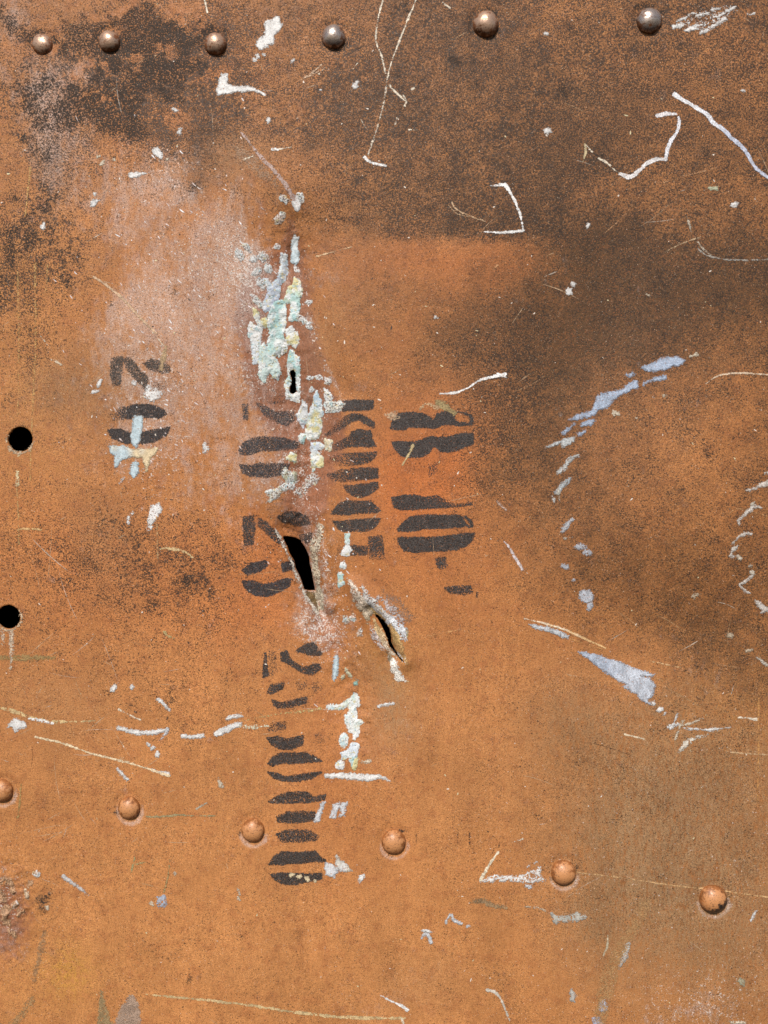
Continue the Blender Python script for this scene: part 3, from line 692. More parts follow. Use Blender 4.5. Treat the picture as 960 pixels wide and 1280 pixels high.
# daubs chained below the tears
chip([P('417,822 422,822 422,835 421,848 417,854 414,850 416,835')], LBLUE, .0, .7)
dots('427,850,3.4,4 435,845,2,5.5', srgb(214, 208, 176), .1); dots('444,856,4.4,5', srgb(150, 190, 178), .2)
chip([P('402,1003 407,1002 398,1027 393,1027')], LILAC, .18, .8); chip([P('417,1007 425,1003 420,1022 412,1022')], LILAC, .3, 1.2); chip([P('427,1004 435,1003 430,1020 423,1021')], LILAC, .25, 1.2)
chip([P('421,1070 430,1077 441,1089 430,1090 422,1087 418,1097 407,1093 407,1078 415,1080 420,1083')], LILAC, .22, 1.6, srgb(214, 204, 186)); dots('452,1097,4,6', WHITE, .1)
chip([L('408,970 423,970 440,971 458,973 474,971 487,976', [5, 7, 9, 8, 5, 1])], WHITE, .05, 1.4)
chip([L('473,885 482,882 492,881', [4, 5, 3])], WHITE, .0, .6)
chip([L('452,954 462,952', [2, 3])], CREAM, .4)

# left-hand scrapes in white
chip([L('147,910 165,915 190,916 208,912', [4, 6, 6, 5])], WHITE, .14, 1.2); chip([L('209,912 205,920 200,926', [5, 4, 3])], LILAC, .25)
chip([L('228,921 240,921 253,920', 5)], WHITE, .06, .7); chip([L('270,918 285,911 300,905', [6, 9, 6])], WHITE, .16, 1.5); chip([L('284,899 292,896 303,896', [4, 6, 3])], WHITE, .12)
chip([L('198,875 204,880 211,888', [5, 5, 4])], WHITE, .12); dots('142,860,4.6,5.5 165,859,2.6,3.6 185,930,3,4 191,935,3,4 196,942,3,4.4', WHITE, .08)
chip([P('8,910 15,903 18,896 24,900 32,903 34,910 26,910 20,914 14,909')], WHITE, .3, 1.8)
chip([L('79,1096 90,1104 111,1119', [6, 5, 1])], srgb(214, 206, 202), .05, .6)
chip([L('147,961 152,968 159,975', [3, 5, 3])], WHITE, .12); chip([L('190,963 198,965 210,968', [2, 3, 5])], WHITE, .1); chip([L('273,973 276,982', [3, 6])], CREAM, .3)
chip([('p', circ(203, 1126, 7, 12, 7))], srgb(176, 182, 196), .45, 3); dots('190,1130,2.5,4 218,1092,2 298,1122,2,3 59,1135,2', CREAM, .3); dots('299,1116,1.5,5', CREAM, .3)
chip([P('140,1290 150,1262 165,1240 172,1250 178,1290')], srgb(152, 134, 126), .25, 1., op=.8, mat=M_SCUFF); chip([P('120,1290 127,1238 135,1265 145,1290')], srgb(136, 122, 84), .35, 1., op=.75, mat=M_SCUFF)

# lower middle and right
chip([P('600,1101 620,1094 655,1094 660,1090 672,1083 680,1095 682,1101 672,1104 640,1101')], WHITE, .5, 3.0); dots('661,1108,5,2.4', LILAC, .3); dots('660,1082,2 669,1078,2', WHITE, .4)
chip([L('655,1133 672,1134 682,1139', [2, 3, 3])], CREAM, .45); chip([P('686,1138 697,1145 712,1144 722,1140 735,1146 722,1151 700,1153 694,1156')], srgb(186, 182, 172), .42, 2)
chip([L('786,1179 781,1194 774,1212', [4, 9, 3])], srgb(196, 190, 182), .28, 1.4); chip([P('714,1235 719,1243 718,1252 713,1250')], srgb(190, 184, 176), .2)
chip([('p', circ(754, 1258, 5, 10, 8))], srgb(178, 178, 190), .25); chip([P('740,1272 748,1271 756,1282 742,1284')], srgb(178, 178, 196), .1)
chip([L('945,1139 939,1150', [4, 3])], WHITE, .05); dots('928,1228,4,6', srgb(168, 164, 138), .3); chip([L('914,1278 932,1279', 5)], CREAM, .3)
chip([L('557,1154 563,1144 568,1151 577,1155', [3, 4, 4, 3])], LILAC, .12, .7); dots('585,1158,3,2.2', LILAC)
chip([L('526,1174 532,1167 537,1172 539,1179', [2, 4, 4, 4])], LILAC, .12, .7); chip([L('528,1163 540,1165', [4, 2])], WHITE, .1)

# right-hand grey-blue scraped band
def blue(s, wear=.16, col=PBLUE, col2=None, rough=1.8): chip(s, col, wear, rough, col2, mat=M_BLUE)
chip([P('801,459 814,454 830,448 845,446 856,451 851,456 837,460 820,465 807,463')], PBLUE, .12, 1.6, mat=M_BLUE, label='grey-blue scraped patch at the upper end of the curved band')
blue([P('781,469 791,464 794,469 787,472')], .25); blue([P('816,473 832,469 832,474 814,477 803,482 804,477')], .2)
blue([P('745,503 749,494 760,491 774,488 787,479 797,476 797,484 780,492 768,499 760,509 749,512 743,519 726,523 711,524 724,518 739,513')], .12)
blue([P('728,528 745,524 739,531 726,534')], .2); blue([P('721,541 732,537 732,542 724,545')], .25); blue([P('701,541 718,530 714,536 705,543')], .25)
blue([P('681,560 697,551 720,546 716,553 703,560 701,555')], .25, srgb(186, 188, 188))
blue([L('722,569 712,574 706,585 697,591', [3, 6, 5, 4])], .2, srgb(190, 188, 184)); blue([L('713,598 703,607 694,616', [4, 9, 4])], .25, srgb(180, 184, 186)); blue([L('697,611 699,626', [2, 4])], .3, srgb(200, 196, 184))
blue([L('690,620 693,628', 4)], .2, srgb(200, 196, 190)); blue([L('715,649 707,657 703,664', [4, 8, 5])], .2, srgb(186, 186, 190)); blue([L('706,673 716,671', [4, 2])], .25, srgb(206, 198, 184))
for t in ('725,683,7,3.4', '733,691,5,3.2', '706,708,5,3.5', '717,725,3,1.6', '732,745,9,8', '737,758,3.4,4.6'):
    v = list(map(float, t.split(','))); blue([('p', circ(v[0], v[1], v[2], 12, v[3]))], .3, srgb(190, 192, 200))
chip([P('722,814 733,816 752,820 757,823 771,826 792,835 817,843 816,846 800,845 812,847 819,856 816,867 809,874 812,880 803,876 795,867 783,862 776,858 783,856 765,846 751,836 739,826')],
     srgb(184, 192, 208), .03, 1.0, srgb(202, 206, 216), mat=M_BLUE, label='large pale blue-grey scraped wedge')
blue([P('661,780 684,784 704,791 712,795 710,799 692,792 666,785')], .04, srgb(206, 208, 212), None, .8)
dots('816,878,4,3 825,886,5,3 830,891,2', WHITE, .15)
chip([L('846,891 842,901 838,909', [1.6, 2.4, 4]), L('835,907 848,904', [3, 2])], WHITE, .3, 1.4); chip([L('853,900 848,910 843,923', [2, 2.4, 2])], CREAM, .2)
chip([L('853,909 870,911 890,911 912,908', [2.4, 3, 3.4, 1])], WHITE, .2, 1.0); chip([L('853,906 866,902 877,897', [2, 2, 1])], CREAM, .35); chip([L('847,940 855,930 866,922 882,918', [4, 6, 5, 2])], srgb(226, 216, 200), .42, 2.4)
# right-edge squiggle
for pth, w in (('965,602 950,606 938,611 929,613', [10, 6, 4, 2]), ('962,592 953,592', 3), ('947,635 938,633 930,640 918,651', [3, 6, 5, 4]), ('918,651 920,656', 3), ('936,668 926,667 917,673 912,679', [3, 4, 3, 3]),
               ('917,683 911,689 910,695 916,695', [3, 4, 4, 2]), ('938,718 930,725 922,731 926,735 934,741', [3, 4, 4, 3, 2]), ('942,750 950,757 962,766', [4, 6, 6]), ('949,766 958,761', [2, 4])):
    chip([L(pth, w)], srgb(214, 204, 194), .22, 1.4)
dots('937,630,3 921,697,3.4 934,707,2.4 937,715,3', srgb(206, 194, 176), .25); dots('912,794,5,3 935,813,5,2.6 867,744,4,3', srgb(196, 176, 150), .4)
chip([L('945,822 960,832', [2, 4])], srgb(200, 190, 176), .35)
dots('718,354,3.6 712,362,4.4,5 545,397,1.8,2.2', WHITE, .15); dots('810,368,3.4,2.4 769,517,4,3 795,523,2.4,1.6 829,495,4,1.6', CREAM, .25); chip([L('861,446 869,444', [3, 4])], CREAM, .2)

# --- scratch lines
def scratch(pth, w, col=CREAM, wear=.15, op=1., rough=.7, col2=None, label=None, off=.16):
    mark('scratch', [L(pth, w)], M_SCRATCH, col, wear, op, off, rough, col2, 0, label, .8, cutm=-1.6)
scratch('843,118 852,124 872,136 884,143 890,152 905,163 915,173 927,183 937,197 945,210 962,223', [7, 5, 6, 5, 6, 5, 5], srgb(226, 224, 226), .02, 1, .8, srgb(188, 192, 208), 'thick white scratch running diagonally off the right edge')
scratch('822,145 833,142 845,143', [6, 6, 3], srgb(222, 216, 216), .05); scratch('848,146 849,155 845,167 838,177 834,188 832,199', [3, 5, 5, 5, 5, 6], srgb(220, 218, 222), .05)
scratch('832,199 820,199 806,206 796,216 786,221 775,217', [5, 6, 5, 6, 7, 4], srgb(224, 218, 216), .05, rough=1.1); scratch('763,207 756,202 748,198', [3, 4, 2], CREAM, .1); scratch('775,217 763,208', 1.4, CREAM, .3)
scratch('731,180 732,190 729,202', [2, 4, 2], srgb(190, 170, 130), .25); scratch('733,182 740,190', 1.5, CREAM, .2)
scratch('480,-4 473,22 470,50 477,70 482,92', 2.0, CREAM, .3); scratch('522,-4 510,25 498,55 488,82 484,100', 2.0, CREAM, .3)
scratch('484,96 482,115 477,140 470,165 460,194', [2.2, 1.6, 1.6, 2.2, 3], srgb(206, 190, 168), .4); scratch('456,197 462,203 472,206 482,208', [5, 3.5, 3, 3], WHITE, .2); scratch('487,107 493,114 500,121 507,127', 2.2, CREAM, .2)
scratch('504,120 508,127 506,133', 2, CREAM, .3); scratch('517,111 515,112', 4, CREAM, .2)
scratch('624,230 632,233 640,245 648,262 653,280 654,289', [2, 5, 3.4, 2.6, 3, 3], WHITE, .06); scratch('655,288 640,290 625,291 605,290', [4, 4, 3, 1.4], WHITE, .06); scratch('613,233 632,231', [1.5, 4], WHITE, .2)
scratch('563,250 570,262 588,271 606,277', [1, 2, 2, 2.4], srgb(196, 160, 122), .2); scratch('560,257 572,268 590,272', 1.4, srgb(186, 150, 112), .35)
scratch('550,492 568,491 585,485 600,475 615,471 632,468', [1.6, 3, 2.4, 3, 4, 4.4], WHITE, .06); scratch('622,467 634,472', [3, 1], WHITE, .2)
scratch('880,481 892,472 907,468 925,467 945,468 964,469', [1, 2, 3, 2.6, 2.2, 2.4], srgb(210, 184, 156), .12)
scratch('872,310 884,319 905,324 930,325 965,324', [1.6, 2, 2.2, 1.6, 1.2], srgb(150, 142, 132), .35)
scratch('880,634 895,640 906,642 915,636 930,638 962,647', 1.3, srgb(176, 128, 84), .25)
scratch('655,773 680,779 706,787 728,797 757,810', [2, 3, 3, 4, 1.4], srgb(226, 204, 176), .1, 1, .6, srgb(214, 172, 120)); scratch('708,797 730,804 753,812', 1.4, srgb(206, 150, 92), .2)
scratch('780,836 800,840 828,851', 1.6, srgb(196, 150, 100), .35); scratch('812,826 830,830 850,834', 1.4, srgb(206, 166, 120), .3); scratch('780,917 792,920 804,923', 1.8, srgb(220, 200, 170), .1); scratch('922,896 934,897 946,899', 2.6, srgb(222, 206, 186), .1)
scratch('906,939 930,941 962,943', 1.6, srgb(206, 170, 130), .25); scratch('947,872 947,940 946,1004', 1.4, srgb(206, 150, 90), .35, .8); scratch('720,1090 780,1097 840,1106 900,1113 965,1122', 1.3, srgb(206, 164, 116), .25)
scratch('115,345 135,358 158,378 180,402 197,418', [1.5, 3, 3, 3, 2.6], srgb(202, 168, 134), .25); scratch('180,402 205,432', 1, CREAM, .5)
scratch('302,166 325,195 350,222 368,248', [2, 5, 7, 6], srgb(186, 158, 148), .38, .85, 1.2); scratch('344,187 365,184', [2, 1], CREAM, .3); scratch('340,187 347,187', 4, WHITE, .35)
scratch('44,921 75,928 115,942 150,951 178,959 211,970', [2.4, 3, 2, 3, 2.4, 3], srgb(226, 202, 166), .2); scratch('0,884 20,890 45,898 65,902 95,902 120,901', [3, 6, 4, 5, 3, 1], srgb(206, 176, 128), .42, 1, 1.2)
scratch('35,898 50,900 66,904', [2, 4, 4], WHITE, .3); scratch('148,887 162,894 175,900', 2, CREAM, .4); scratch('300,908 318,909 335,908', [5, 6, 2], srgb(206, 196, 170), .5, 1, 1.5); scratch('400,887 385,890 350,893 300,902', [4, 3, 2, 1], srgb(196, 176, 120), .55)
scratch('183,1242 215,1245 260,1249 310,1255 370,1264 420,1270 470,1273 506,1273', [1.5, 3, 4, 4, 3.6, 5, 5, 3], srgb(204, 176, 130), .28, .95, 1.0); scratch('475,1244 488,1251 502,1258 509,1263', [1.6, 3, 3.4, 5], WHITE, .08); scratch('502,1274 506,1284', 3, CREAM, .2)
scratch('609,1238 618,1240 624,1246 630,1258 637,1276', [5, 5, 3, 2.6, 3], srgb(200, 190, 176), .15); scratch('601,1099 606,1090 613,1078 623,1064', [5, 3.6, 3, 3], srgb(224, 210, 184), .12); scratch('640,1052 653,1048', [1, 2.4], CREAM, .15)
scratch('183,1021 200,1021 222,1019 245,1020 270,1020', [1.6, 3, 3.4, 2, 1], srgb(160, 146, 108), .25); scratch('246,1011 258,1004', [3, 1.6], srgb(180, 170, 150), .25); scratch('166,1080 164,1090', 3, srgb(160, 150, 106), .3); scratch('168,1072 168,1080 182,1078', 1.6, srgb(160, 150, 106), .3)
scratch('212,1075 210,1095 205,1115', 1.6, srgb(160, 140, 96), .35); scratch('27,975 24,1010 22,1022', [1, 3, 2.6], srgb(168, 136, 84), .4); scratch('760,1168 759,1182 754,1195', [2, 2.6, 1.4], srgb(196, 180, 152), .25)
scratch('516,557 512,566 503,581', [5, 3.4, 1.6], srgb(190, 166, 120), .18); scratch('630,677 636,684 643,696 652,711', [1.6, 2.4, 4, 4], srgb(206, 192, 190), .2); scratch('622,627 626,632 632,637', [3, 4, 2], srgb(176, 148, 132), .4)
scratch('200,686 215,686 230,690 241,697', [3, 5, 4, 1.6], srgb(206, 176, 128), .4); scratch('18,662 35,661 52,662', [1, 3, 2], srgb(206, 166, 112), .35); scratch('195,640 196,670 197,706', 1.8, srgb(190, 150, 104), .5); scratch('205,790 212,796 222,799', [4, 4, 1.6], srgb(170, 150, 104), .5)
scratch('22,330 23,420 22,520', 2, srgb(206, 160, 96), .55, .7); scratch('44,330 44,420 40,520 38,600', 2.4, srgb(206, 160, 96), .5, .7); scratch('60,330 58,360 52,380', 1.8, srgb(206, 160, 96), .5, .7); scratch('22,590 22,606', [5, 6], srgb(200, 180, 140), .45); scratch('22,606 23,640 24,680', 2, srgb(196, 156, 100), .5, .8)
scratch('38,210 35,240 32,270', 2, srgb(206, 160, 90), .4, .8); scratch('255,-2 259,14', 2.4, CREAM, .1); scratch('322,112 331,118', [2, 3], WHITE, .2); scratch('305,200 312,197 318,195', [3, 2, 1], CREAM, .25)
scratch('375,100 390,90 402,80', 1.4, srgb(196, 160, 126), .4); scratch('384,96 398,88', 1.4, srgb(196, 160, 126), .4); scratch('380,110 400,104', 1.2, srgb(196, 160, 126), .4); scratch('398,92 406,84', 1.4, CREAM, .4); scratch('441,86 449,76', 1.4, CREAM, .4)
scratch('451,150 457,160', 1.4, CREAM, .3); scratch('494,156 496,148', 1.6, CREAM, .3); scratch('553,4 562,11', [1, 2.6], CREAM, .2); scratch('511,163 521,163', 1.2, CREAM, .2)
scratch('830,228 860,219 896,210', 1, srgb(176, 130, 90), .3); scratch('757,290 780,270 800,245 808,236', 1.1, srgb(176, 130, 90), .3); scratch('858,270 862,280 864,292', [1, 3, 1], srgb(176, 160, 140), .35); scratch('830,316 850,305 876,296', 1.4, srgb(176, 146, 112), .35); scratch('872,302 880,312 890,320', [2, 2, 1], srgb(186, 170, 150), .3)
scratch('520,800 550,792 580,786', 1.2, srgb(206, 150, 96), .4); scratch('395,318 410,315 440,308', [3, 1.6, 1], srgb(196, 160, 120), .4); scratch('468,803 474,806 480,811', [2, 3, 2], srgb(214, 204, 200), .2)
scratch('62,448 70,452 76,456', [1, 4, 2], srgb(196, 176, 150), .4); scratch('50,420 62,434', 1.5, CREAM, .5); scratch('616,336 628,328', 1.4, srgb(206, 150, 100), .4)
for a, b in (((520, 1040), (520, 1052)), ((572, 1040), (572, 1058)), ((587, 1039), (587, 1055))): scratch('%g,%g %g,%g' % (*a, *b), 1, srgb(90, 62, 44), .3)

# --- broad dry scuffs
def scuff(s, col, wear=.5, op=.75, rough=2.0, label=None): mark('scuff_mark', s, M_SCUFF, col, wear, op, .13, rough, None, 0, label)
scuff([L('208,433 205,447 202,462', [4, 6, 5])], srgb(172, 146, 112), .15, .9); scuff([L('546,503 556,508 568,517', [5, 8, 5])], srgb(140, 128, 82), .12, .9); scuff([P('482,517 495,515 498,522 486,525')], srgb(206, 176, 146), .35)
scuff([L('524,513 532,505 545,510', [1, 3, 5])], srgb(206, 172, 132), .4)
scuff([L('-5,822 30,822 66,822', [6, 6, 4])], srgb(150, 124, 66), .35); scuff([L('14,782 15,800 14,835', [5, 6, 3]), L('4,785 4,806', 3)], srgb(200, 184, 166), .42, .9)
scuff([L('806,1130 795,1155 778,1185 762,1220 750,1275', [16, 14, 16, 20, 18])], srgb(176, 132, 80), .55, .7); scuff([L('55,1166 50,1190 42,1226', [6, 8, 5])], srgb(150, 116, 80), .4, .6); scuff([L('588,1128 604,1126 616,1132 631,1135', [3, 6, 7, 5])], srgb(124, 106, 78), .35)
scuff([L('40,1250 28,1268 15,1282', [10, 10, 8])], srgb(150, 120, 76), .5, .6); scuff([P('290,180 315,190 345,225 352,240 330,225 300,205')], srgb(172, 140, 118), .6, .6)
scuff([L('24,1128 22,1150', [3, 3])], srgb(168, 136, 84), .4, .6); scuff([P('478,738 500,748 515,770 512,782 490,766')], srgb(120, 96, 92), .6, .7)

for hx, hy, hr, a0, a1 in ((25, 549, 17, .2, 3.4), (11, 771, 16.4, -.6, 3.0)):
    mark('hole_rim', [('s', [(hx + hr * math.cos(t), hy + hr * math.sin(t)) for t in np.linspace(a0, a1, 12)], [1, 3, 3.4, 2, 3, 1.4])], M_LIP, srgb(206, 178, 146), .25, 1., .15, .8, None, 0, None, .8)
# --- corrosion crust along the torn crease
TEAL = srgb(176, 206, 202); YEL = srgb(216, 204, 152); ICE = srgb(206, 212, 220)
def crust(s, col, wear=.05, rough=1.4, col2=None, h=2.2, label=None): mark('corrosion_crust', s, M_CRUST, col, wear, 1., .2, rough, col2, h, label)
mark('corrosion_crust', [P('366,289 372,293 370,303 372,312 371,322 368,326 362,322 362,307 363,297')], M_PAINT, WHITE, -.2, 1, .3, .8, LBLUE, 1.0)
crust([P('350,313 356,314 356,337 353,347 348,350 347,367 342,377 335,385 330,387 328,378 335,363 332,353 328,347 333,347 337,355 343,350 347,342 349,333')], ICE, 0, .8, srgb(190, 198, 214), 1.6)
crust([P('341,374 352,372 355,380 354,390 355,402 352,413 354,423 350,435 347,442 340,443 345,450 348,465 345,472 340,468 337,462 332,468 329,476 323,468 324,453 324,433 328,428 333,435 335,422 337,412 332,405 335,390')], TEAL, .02, 1.6, srgb(200, 214, 208), 2.6, 'largest teal-white corrosion crust')
crust([P('312,402 317,407 325,408 324,430 322,437 322,452 316,453 315,435 313,423 310,417')], WHITE, 0, 1.0, ICE, 1.6)
crust([P('317,385 322,390 322,402 330,395 336,398 333,406 323,406 320,400 318,392')], YEL, .1, 1.2)
crust([P('367,343 372,347 373,355 376,360 373,370 373,390 370,397 360,398 363,387 363,377 355,373 355,368 360,355 365,352')], YEL, .02, 1.4, TEAL, 2.6)
crust([P('362,413 370,413 372,428 368,432 362,427 357,427 357,420')], YEL, .05); crust([P('357,410 363,406 366,412 357,418')], WHITE, .1); crust([P('352,424 357,422 356,435 350,440')], WHITE, .3)
crust([P('362,435 372,445 372,463 373,487 372,500 364,498 357,495 355,478 359,467 358,452')], TEAL, .02, 1.2, WHITE, 2.2, 'crust ringing the small ragged hole')
crust([P('395,488 400,500 402,512 400,522 400,532 397,545 390,548 383,547 382,535 385,518 390,503')], srgb(184, 202, 214), .02, 1.3, YEL, 2.4)
crust([P('377,499 382,505 381,523 377,532 372,523 369,517 373,512')], LILAC, .05, 1., srgb(206, 206, 214), 1.4)
crust([P('388,553 397,552 404,557 400,560 393,560 398,568 403,573 402,582 393,583 390,587 388,577')], ICE, .05, 1., YEL, 2.4); crust([P('374,542 380,542 377,552 373,549')], TEAL, .1)
crust([P('362,565 368,568 367,577 358,572')], YEL, .1); crust([P('355,584 362,590 368,590 368,600 358,602 353,596')], srgb(190, 186, 160), .4, 2.)
crust([P('351,606 363,603 364,610 352,614 344,624 334,627 338,620 331,615')], srgb(214, 204, 190), .42, 2.4); crust([P('380,598 390,592 398,598 392,604 382,608')], srgb(200, 190, 180), .55, 2.4); crust([P('370,612 382,606 384,614 372,622')], srgb(206, 190, 176), .6, 2.2)
crust([P('405,485 412,490 414,500 407,500')], WHITE, .35, 2.); crust([P('405,500 424,501 430,504 424,513 408,514')], srgb(214, 208, 196), .42, 2.2); crust([P('406,548 414,552 412,562 407,560')], srgb(224, 208, 176), .2, 1.4)
crust([P('432,668 436,668 435,682 438,688 435,694 427,693 432,682')], srgb(190, 208, 202), .05, 1.0, WHITE, 1.6); crust([('p', circ(428.5, 707, 3, 8))], WHITE, .1); crust([P('423,718 426,718 426,725 429,730 423,734')], TEAL, .1)
crust([P('443,870 447,875 448,883 444,890 445,902 453,905 447,908 448,918 443,926 442,918 437,917 433,905 432,898 438,893 435,885 427,888 408,887 408,884 425,885 437,878')], srgb(200, 208, 196), .05, 1.1, WHITE, 1.8)
crust([('p', circ(429.5, 927, 4.4, 12, 8))], TEAL, .0, .8, YEL); crust([P('440,930 448,932 446,940 444,950 440,958 436,946 428,950 426,942 433,940 438,935')], ICE, .12, 1.2, TEAL); crust([('p', circ(424.5, 957, 4.4, 10, 5))], WHITE, .1); crust([P('441,946 446,950 444,962 441,960')], YEL, .1)
for t in ('309,309,4', '317,323,5', '328,319,5', '334,333,4', '322,338,5', '326,352,4,7', '300,318,5,9', '318,372,3,6', '324,378,3,5', '345,305,3', '368,331,3,5', '385,375,4', '377,397,4,6', '386,405,4', '397,470,3', '386,471,3,1.6', '388,485,3', '409,475,4', '349,270,5,9', '356,248,5,4', '376,246,4,5', '432,776,4', '450,793,3.4,6', '441,773,4'):
    v = list(map(float, t.split(','))); crust([('p', shard(v[0], v[1], v[2], v[3] if len(v) > 3 else v[2]))], srgb(206, 184, 168) if v[1] < 290 or v[1] > 700 else srgb(214, 204, 198), .42, 2.2, None, 1.6)
for t in ('12,1102,7,9', '16,1113,5,8', '18,1132,5,6', '6,1140,6,10', '8,1152,6,8', '2,1120,5,10', '46,1093,3.4', '33,1118,5,9', '4,1100,5,7', '26,1140,5,8', '14,1165,6,7', '38,1105,4,6'):
    v = list(map(float, t.split(',')))
    mark('corrosion_crust', [('p', shard(v[0], v[1], v[2], v[3] if len(v) > 3 else v[2]))], M_LIP if v[1] not in (1132, 1093) else M_CRUST, srgb(218, 190, 158) if int(v[0]) % 2 else srgb(190, 148, 112), .34, 1., .2, 2.0, None, 2.4)

# --- bent metal along the tears
def lip(s, col, wear=.2, col2=None, h=1.5, rough=1.2, label=None): mark('torn_metal_edge', s, M_LIP, col, wear, 1., .25, rough, col2, h, label)
lip([L('343,664 350,678 357,692 364,709 371,726 378,742 386,755 394,768 399,780', [3, 2.6, 2, 2, 2.4, 3.4, 3.4, 3, 2])], srgb(228, 216, 200), .2, srgb(232, 222, 206), 1.2)
lip([P('386,682 395,688 397,705 397,725 402,745 402,764 396,757 393,742 390,722 387,702')], srgb(206, 188, 160), .42, srgb(222, 208, 184), 2., 2.2)
lip([P('392,652 403,658 402,670 397,690 389,688 388,680 395,665')], srgb(224, 208, 184), .46, None, 1.8, 2.4)
lip([L('391,742 393,752 396,764', [2, 2.4, 2])], srgb(222, 206, 178), .1)
lip([P('380,744 391,744 393,754 395,764 386,754')], srgb(128, 104, 68), .1, None, 0)
lip([P('435,724 446,736 458,752 466,766 460,780 449,764 440,745')], srgb(222, 204, 186), .4, srgb(190, 170, 140), 2., 2.); lip([P('453,732 460,743 475,757 490,770 503,782 510,790 508,800 500,793 486,780 468,764 456,752')], srgb(206, 198, 190), .38, srgb(220, 220, 222), 2., 2.2)
lip([P('455,760 466,756 480,764 491,776 500,795 505,815 509,829 500,820 493,808 490,790 482,777 470,768')], srgb(214, 176, 116), .24, srgb(206, 160, 104), 1.4)
lip([P('488,783 493,785 499,795 503,799 499,800 494,794')], srgb(228, 222, 218), .0, None, 1.2, .6); lip([P('502,781 509,787 511,796 506,794')], srgb(182, 186, 196), .05, srgb(206, 180, 120), 1.0, .6)
lip([P('466,774 474,786 481,798 487,812 496,823 488,818 478,806 470,792')], srgb(220, 186, 136), .26, srgb(228, 210, 186), 1.4); lip([P('495,815 502,816 508,828 503,824')], WHITE, .0, None, 1., .6)
lip([P('486,822 495,829 500,842 505,852 497,852 489,838')], srgb(234, 226, 214), .2, None, 1.2, 1.6); lip([P('484,815 490,822 490,830 485,826')], srgb(150, 130, 104), .3, None, 1.)

# --- countless flecks and hairlines scattered over the sheet
def flecks():
    rs = np.random.RandomState(5); V = []; Q = []; C = []
    def add(x, y, a, l, w, c):
        d = np.array([math.cos(a), math.sin(a)]); n = np.array([-d[1], d[0]]); p = np.array([x, y]); k = len(V)
        k0 = 8; r = np.linspace(0, 2 * math.pi, k0, endpoint=False)
        pts = [p + d * l * math.cos(t) * (1 + .3 * rs.randn()) + n * w * math.sin(t) * (1 + .3 * rs.randn()) for t in r]
        pts = np.array(pts); h = height(pts[:, 0], pts[:, 1]) + .2
        V.extend(to_local(pts[:, 0], pts[:, 1], h)); Q.extend([(k, k + 1, k + 2, k + 3), (k, k + 3, k + 4, k + 7), (k + 7, k + 4, k + 5, k + 6)]); C.extend([c] * k0)
    for _ in range(520):
        x, y = rs.rand() * 960, rs.rand() * 1280
        if rs.rand() < .5: x = 340 + rs.randn() * 130; y = 480 + rs.randn() * 200
        if hole_sdf(np.array([x]), np.array([y]))[0] > -4: continue
        s = .45 + .75 * rs.rand() ** 2; t = rs.rand()
        add(x, y, rs.rand() * 6.3, s * (1 + rs.rand()), s * .7, srgb(222, 206, 190) if t < .6 else (srgb(206, 190, 150) if t < .8 else srgb(60, 50, 44)))
    for _ in range(330):
        q = rs.rand()
        x, y = (255 + rs.randn() * 75, 360 + rs.randn() * 80) if q < .55 else ((190 + rs.randn() * 45, 510 + rs.randn() * 50) if q < .8 else (400 + rs.randn() * 30, 720 + rs.randn() * 60))
        if hole_sdf(np.array([x]), np.array([y]))[0] > -4: continue
        add(x, y, .85 + rs.randn() * .25, .8 + 2.6 * rs.rand() ** 2, .35 + .5 * rs.rand(), srgb(206, 188, 182) if rs.rand() < .7 else srgb(226, 220, 218))
    V = np.array(V); nV = len(V)
    me = mesh_arrays('paint_fleck', V, np.array([q[::-1] for q in Q]), {'m': np.full(nV, 4.), 'col': np.array(C), 'wear': np.full(nV, -.3), 'op': np.ones(nV)})
    link('paint_fleck', me, M_PAINT, panel, kind='stuff')
flecks()

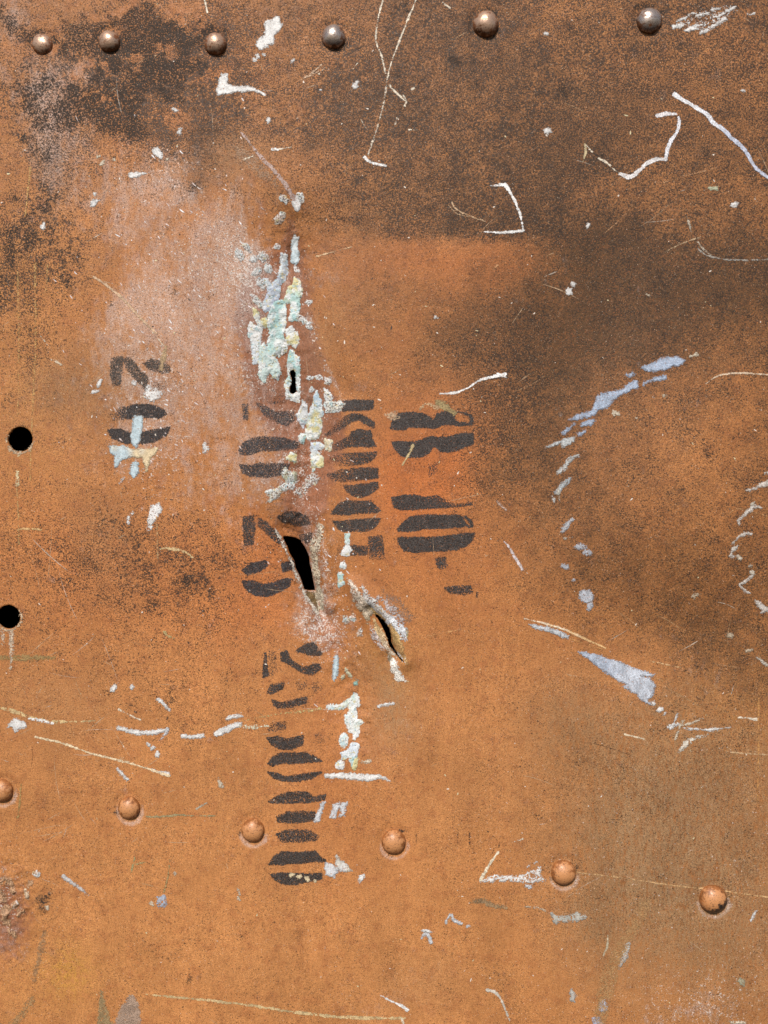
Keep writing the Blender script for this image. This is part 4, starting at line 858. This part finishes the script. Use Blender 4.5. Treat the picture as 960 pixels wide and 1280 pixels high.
def hairlines():
    rs = np.random.RandomState(9); V = []; Q = []; C = []
    for i in range(150):
        zone = rs.rand()
        x, y = (rs.rand() * 960, rs.rand() * 1280) if zone < .55 else ((780 + rs.randn() * 90, 250 + rs.randn() * 120) if zone < .6 else ((120 + rs.randn() * 80, 880 + rs.randn() * 120) if zone < .85 else (860 + rs.randn() * 70, 900 + rs.randn() * 120)))
        a = rs.choice([-.5, .3, 1.45, 2.6, .1]) + rs.randn() * .25; l = 12 + 70 * rs.rand() ** 2; w = .22 + .34 * rs.rand(); bend = rs.randn() * .006
        n = max(4, int(l / 5)); t = np.linspace(0, 1, n)
        aa = a + bend * l * t; px = x + np.cumsum(np.cos(aa)) * l / n; py = y + np.cumsum(np.sin(aa)) * l / n
        if hole_sdf(px, py).max() > -4: continue
        ww = w * np.sin(np.pi * np.clip(t, .04, .96)) * (.5 + rs.rand(n)); nx, ny = -np.sin(aa), np.cos(aa)
        A = to_local(px + nx * ww, py + ny * ww, height(px + nx * ww, py + ny * ww) + .17); B = to_local(px - nx * ww, py - ny * ww, height(px - nx * ww, py - ny * ww) + .17)
        k = len(V); V.extend(np.stack([A, B], 1).reshape(-1, 3)); Q.extend([(k + 2 * j, k + 2 * j + 2, k + 2 * j + 3, k + 2 * j + 1) for j in range(n - 1)])
        c = (srgb(206, 172, 136), srgb(190, 150, 108), srgb(212, 196, 178), srgb(92, 66, 46))[rs.choice(4, p=[.4, .25, .2, .15])]; C.extend([c] * (2 * n))
    nV = len(V)
    me = mesh_arrays('hairline_scratch', np.array(V), np.array([q[::-1] for q in Q]), {'m': np.full(nV, 4.), 'col': np.array(C), 'wear': np.full(nV, .42), 'op': np.full(nV, .6)})
    link('hairline_scratch', me, M_SCRATCH, panel, kind='stuff')
hairlines()

lip([P('462,782 470,790 478,806 484,818 476,812 466,800')], srgb(206, 190, 184), .5, None, 1.2, 2.6)
lip([P('470,744 482,750 496,764 508,780 500,780 486,766')], srgb(190, 176, 172), .55, None, 1.2, 2.6)
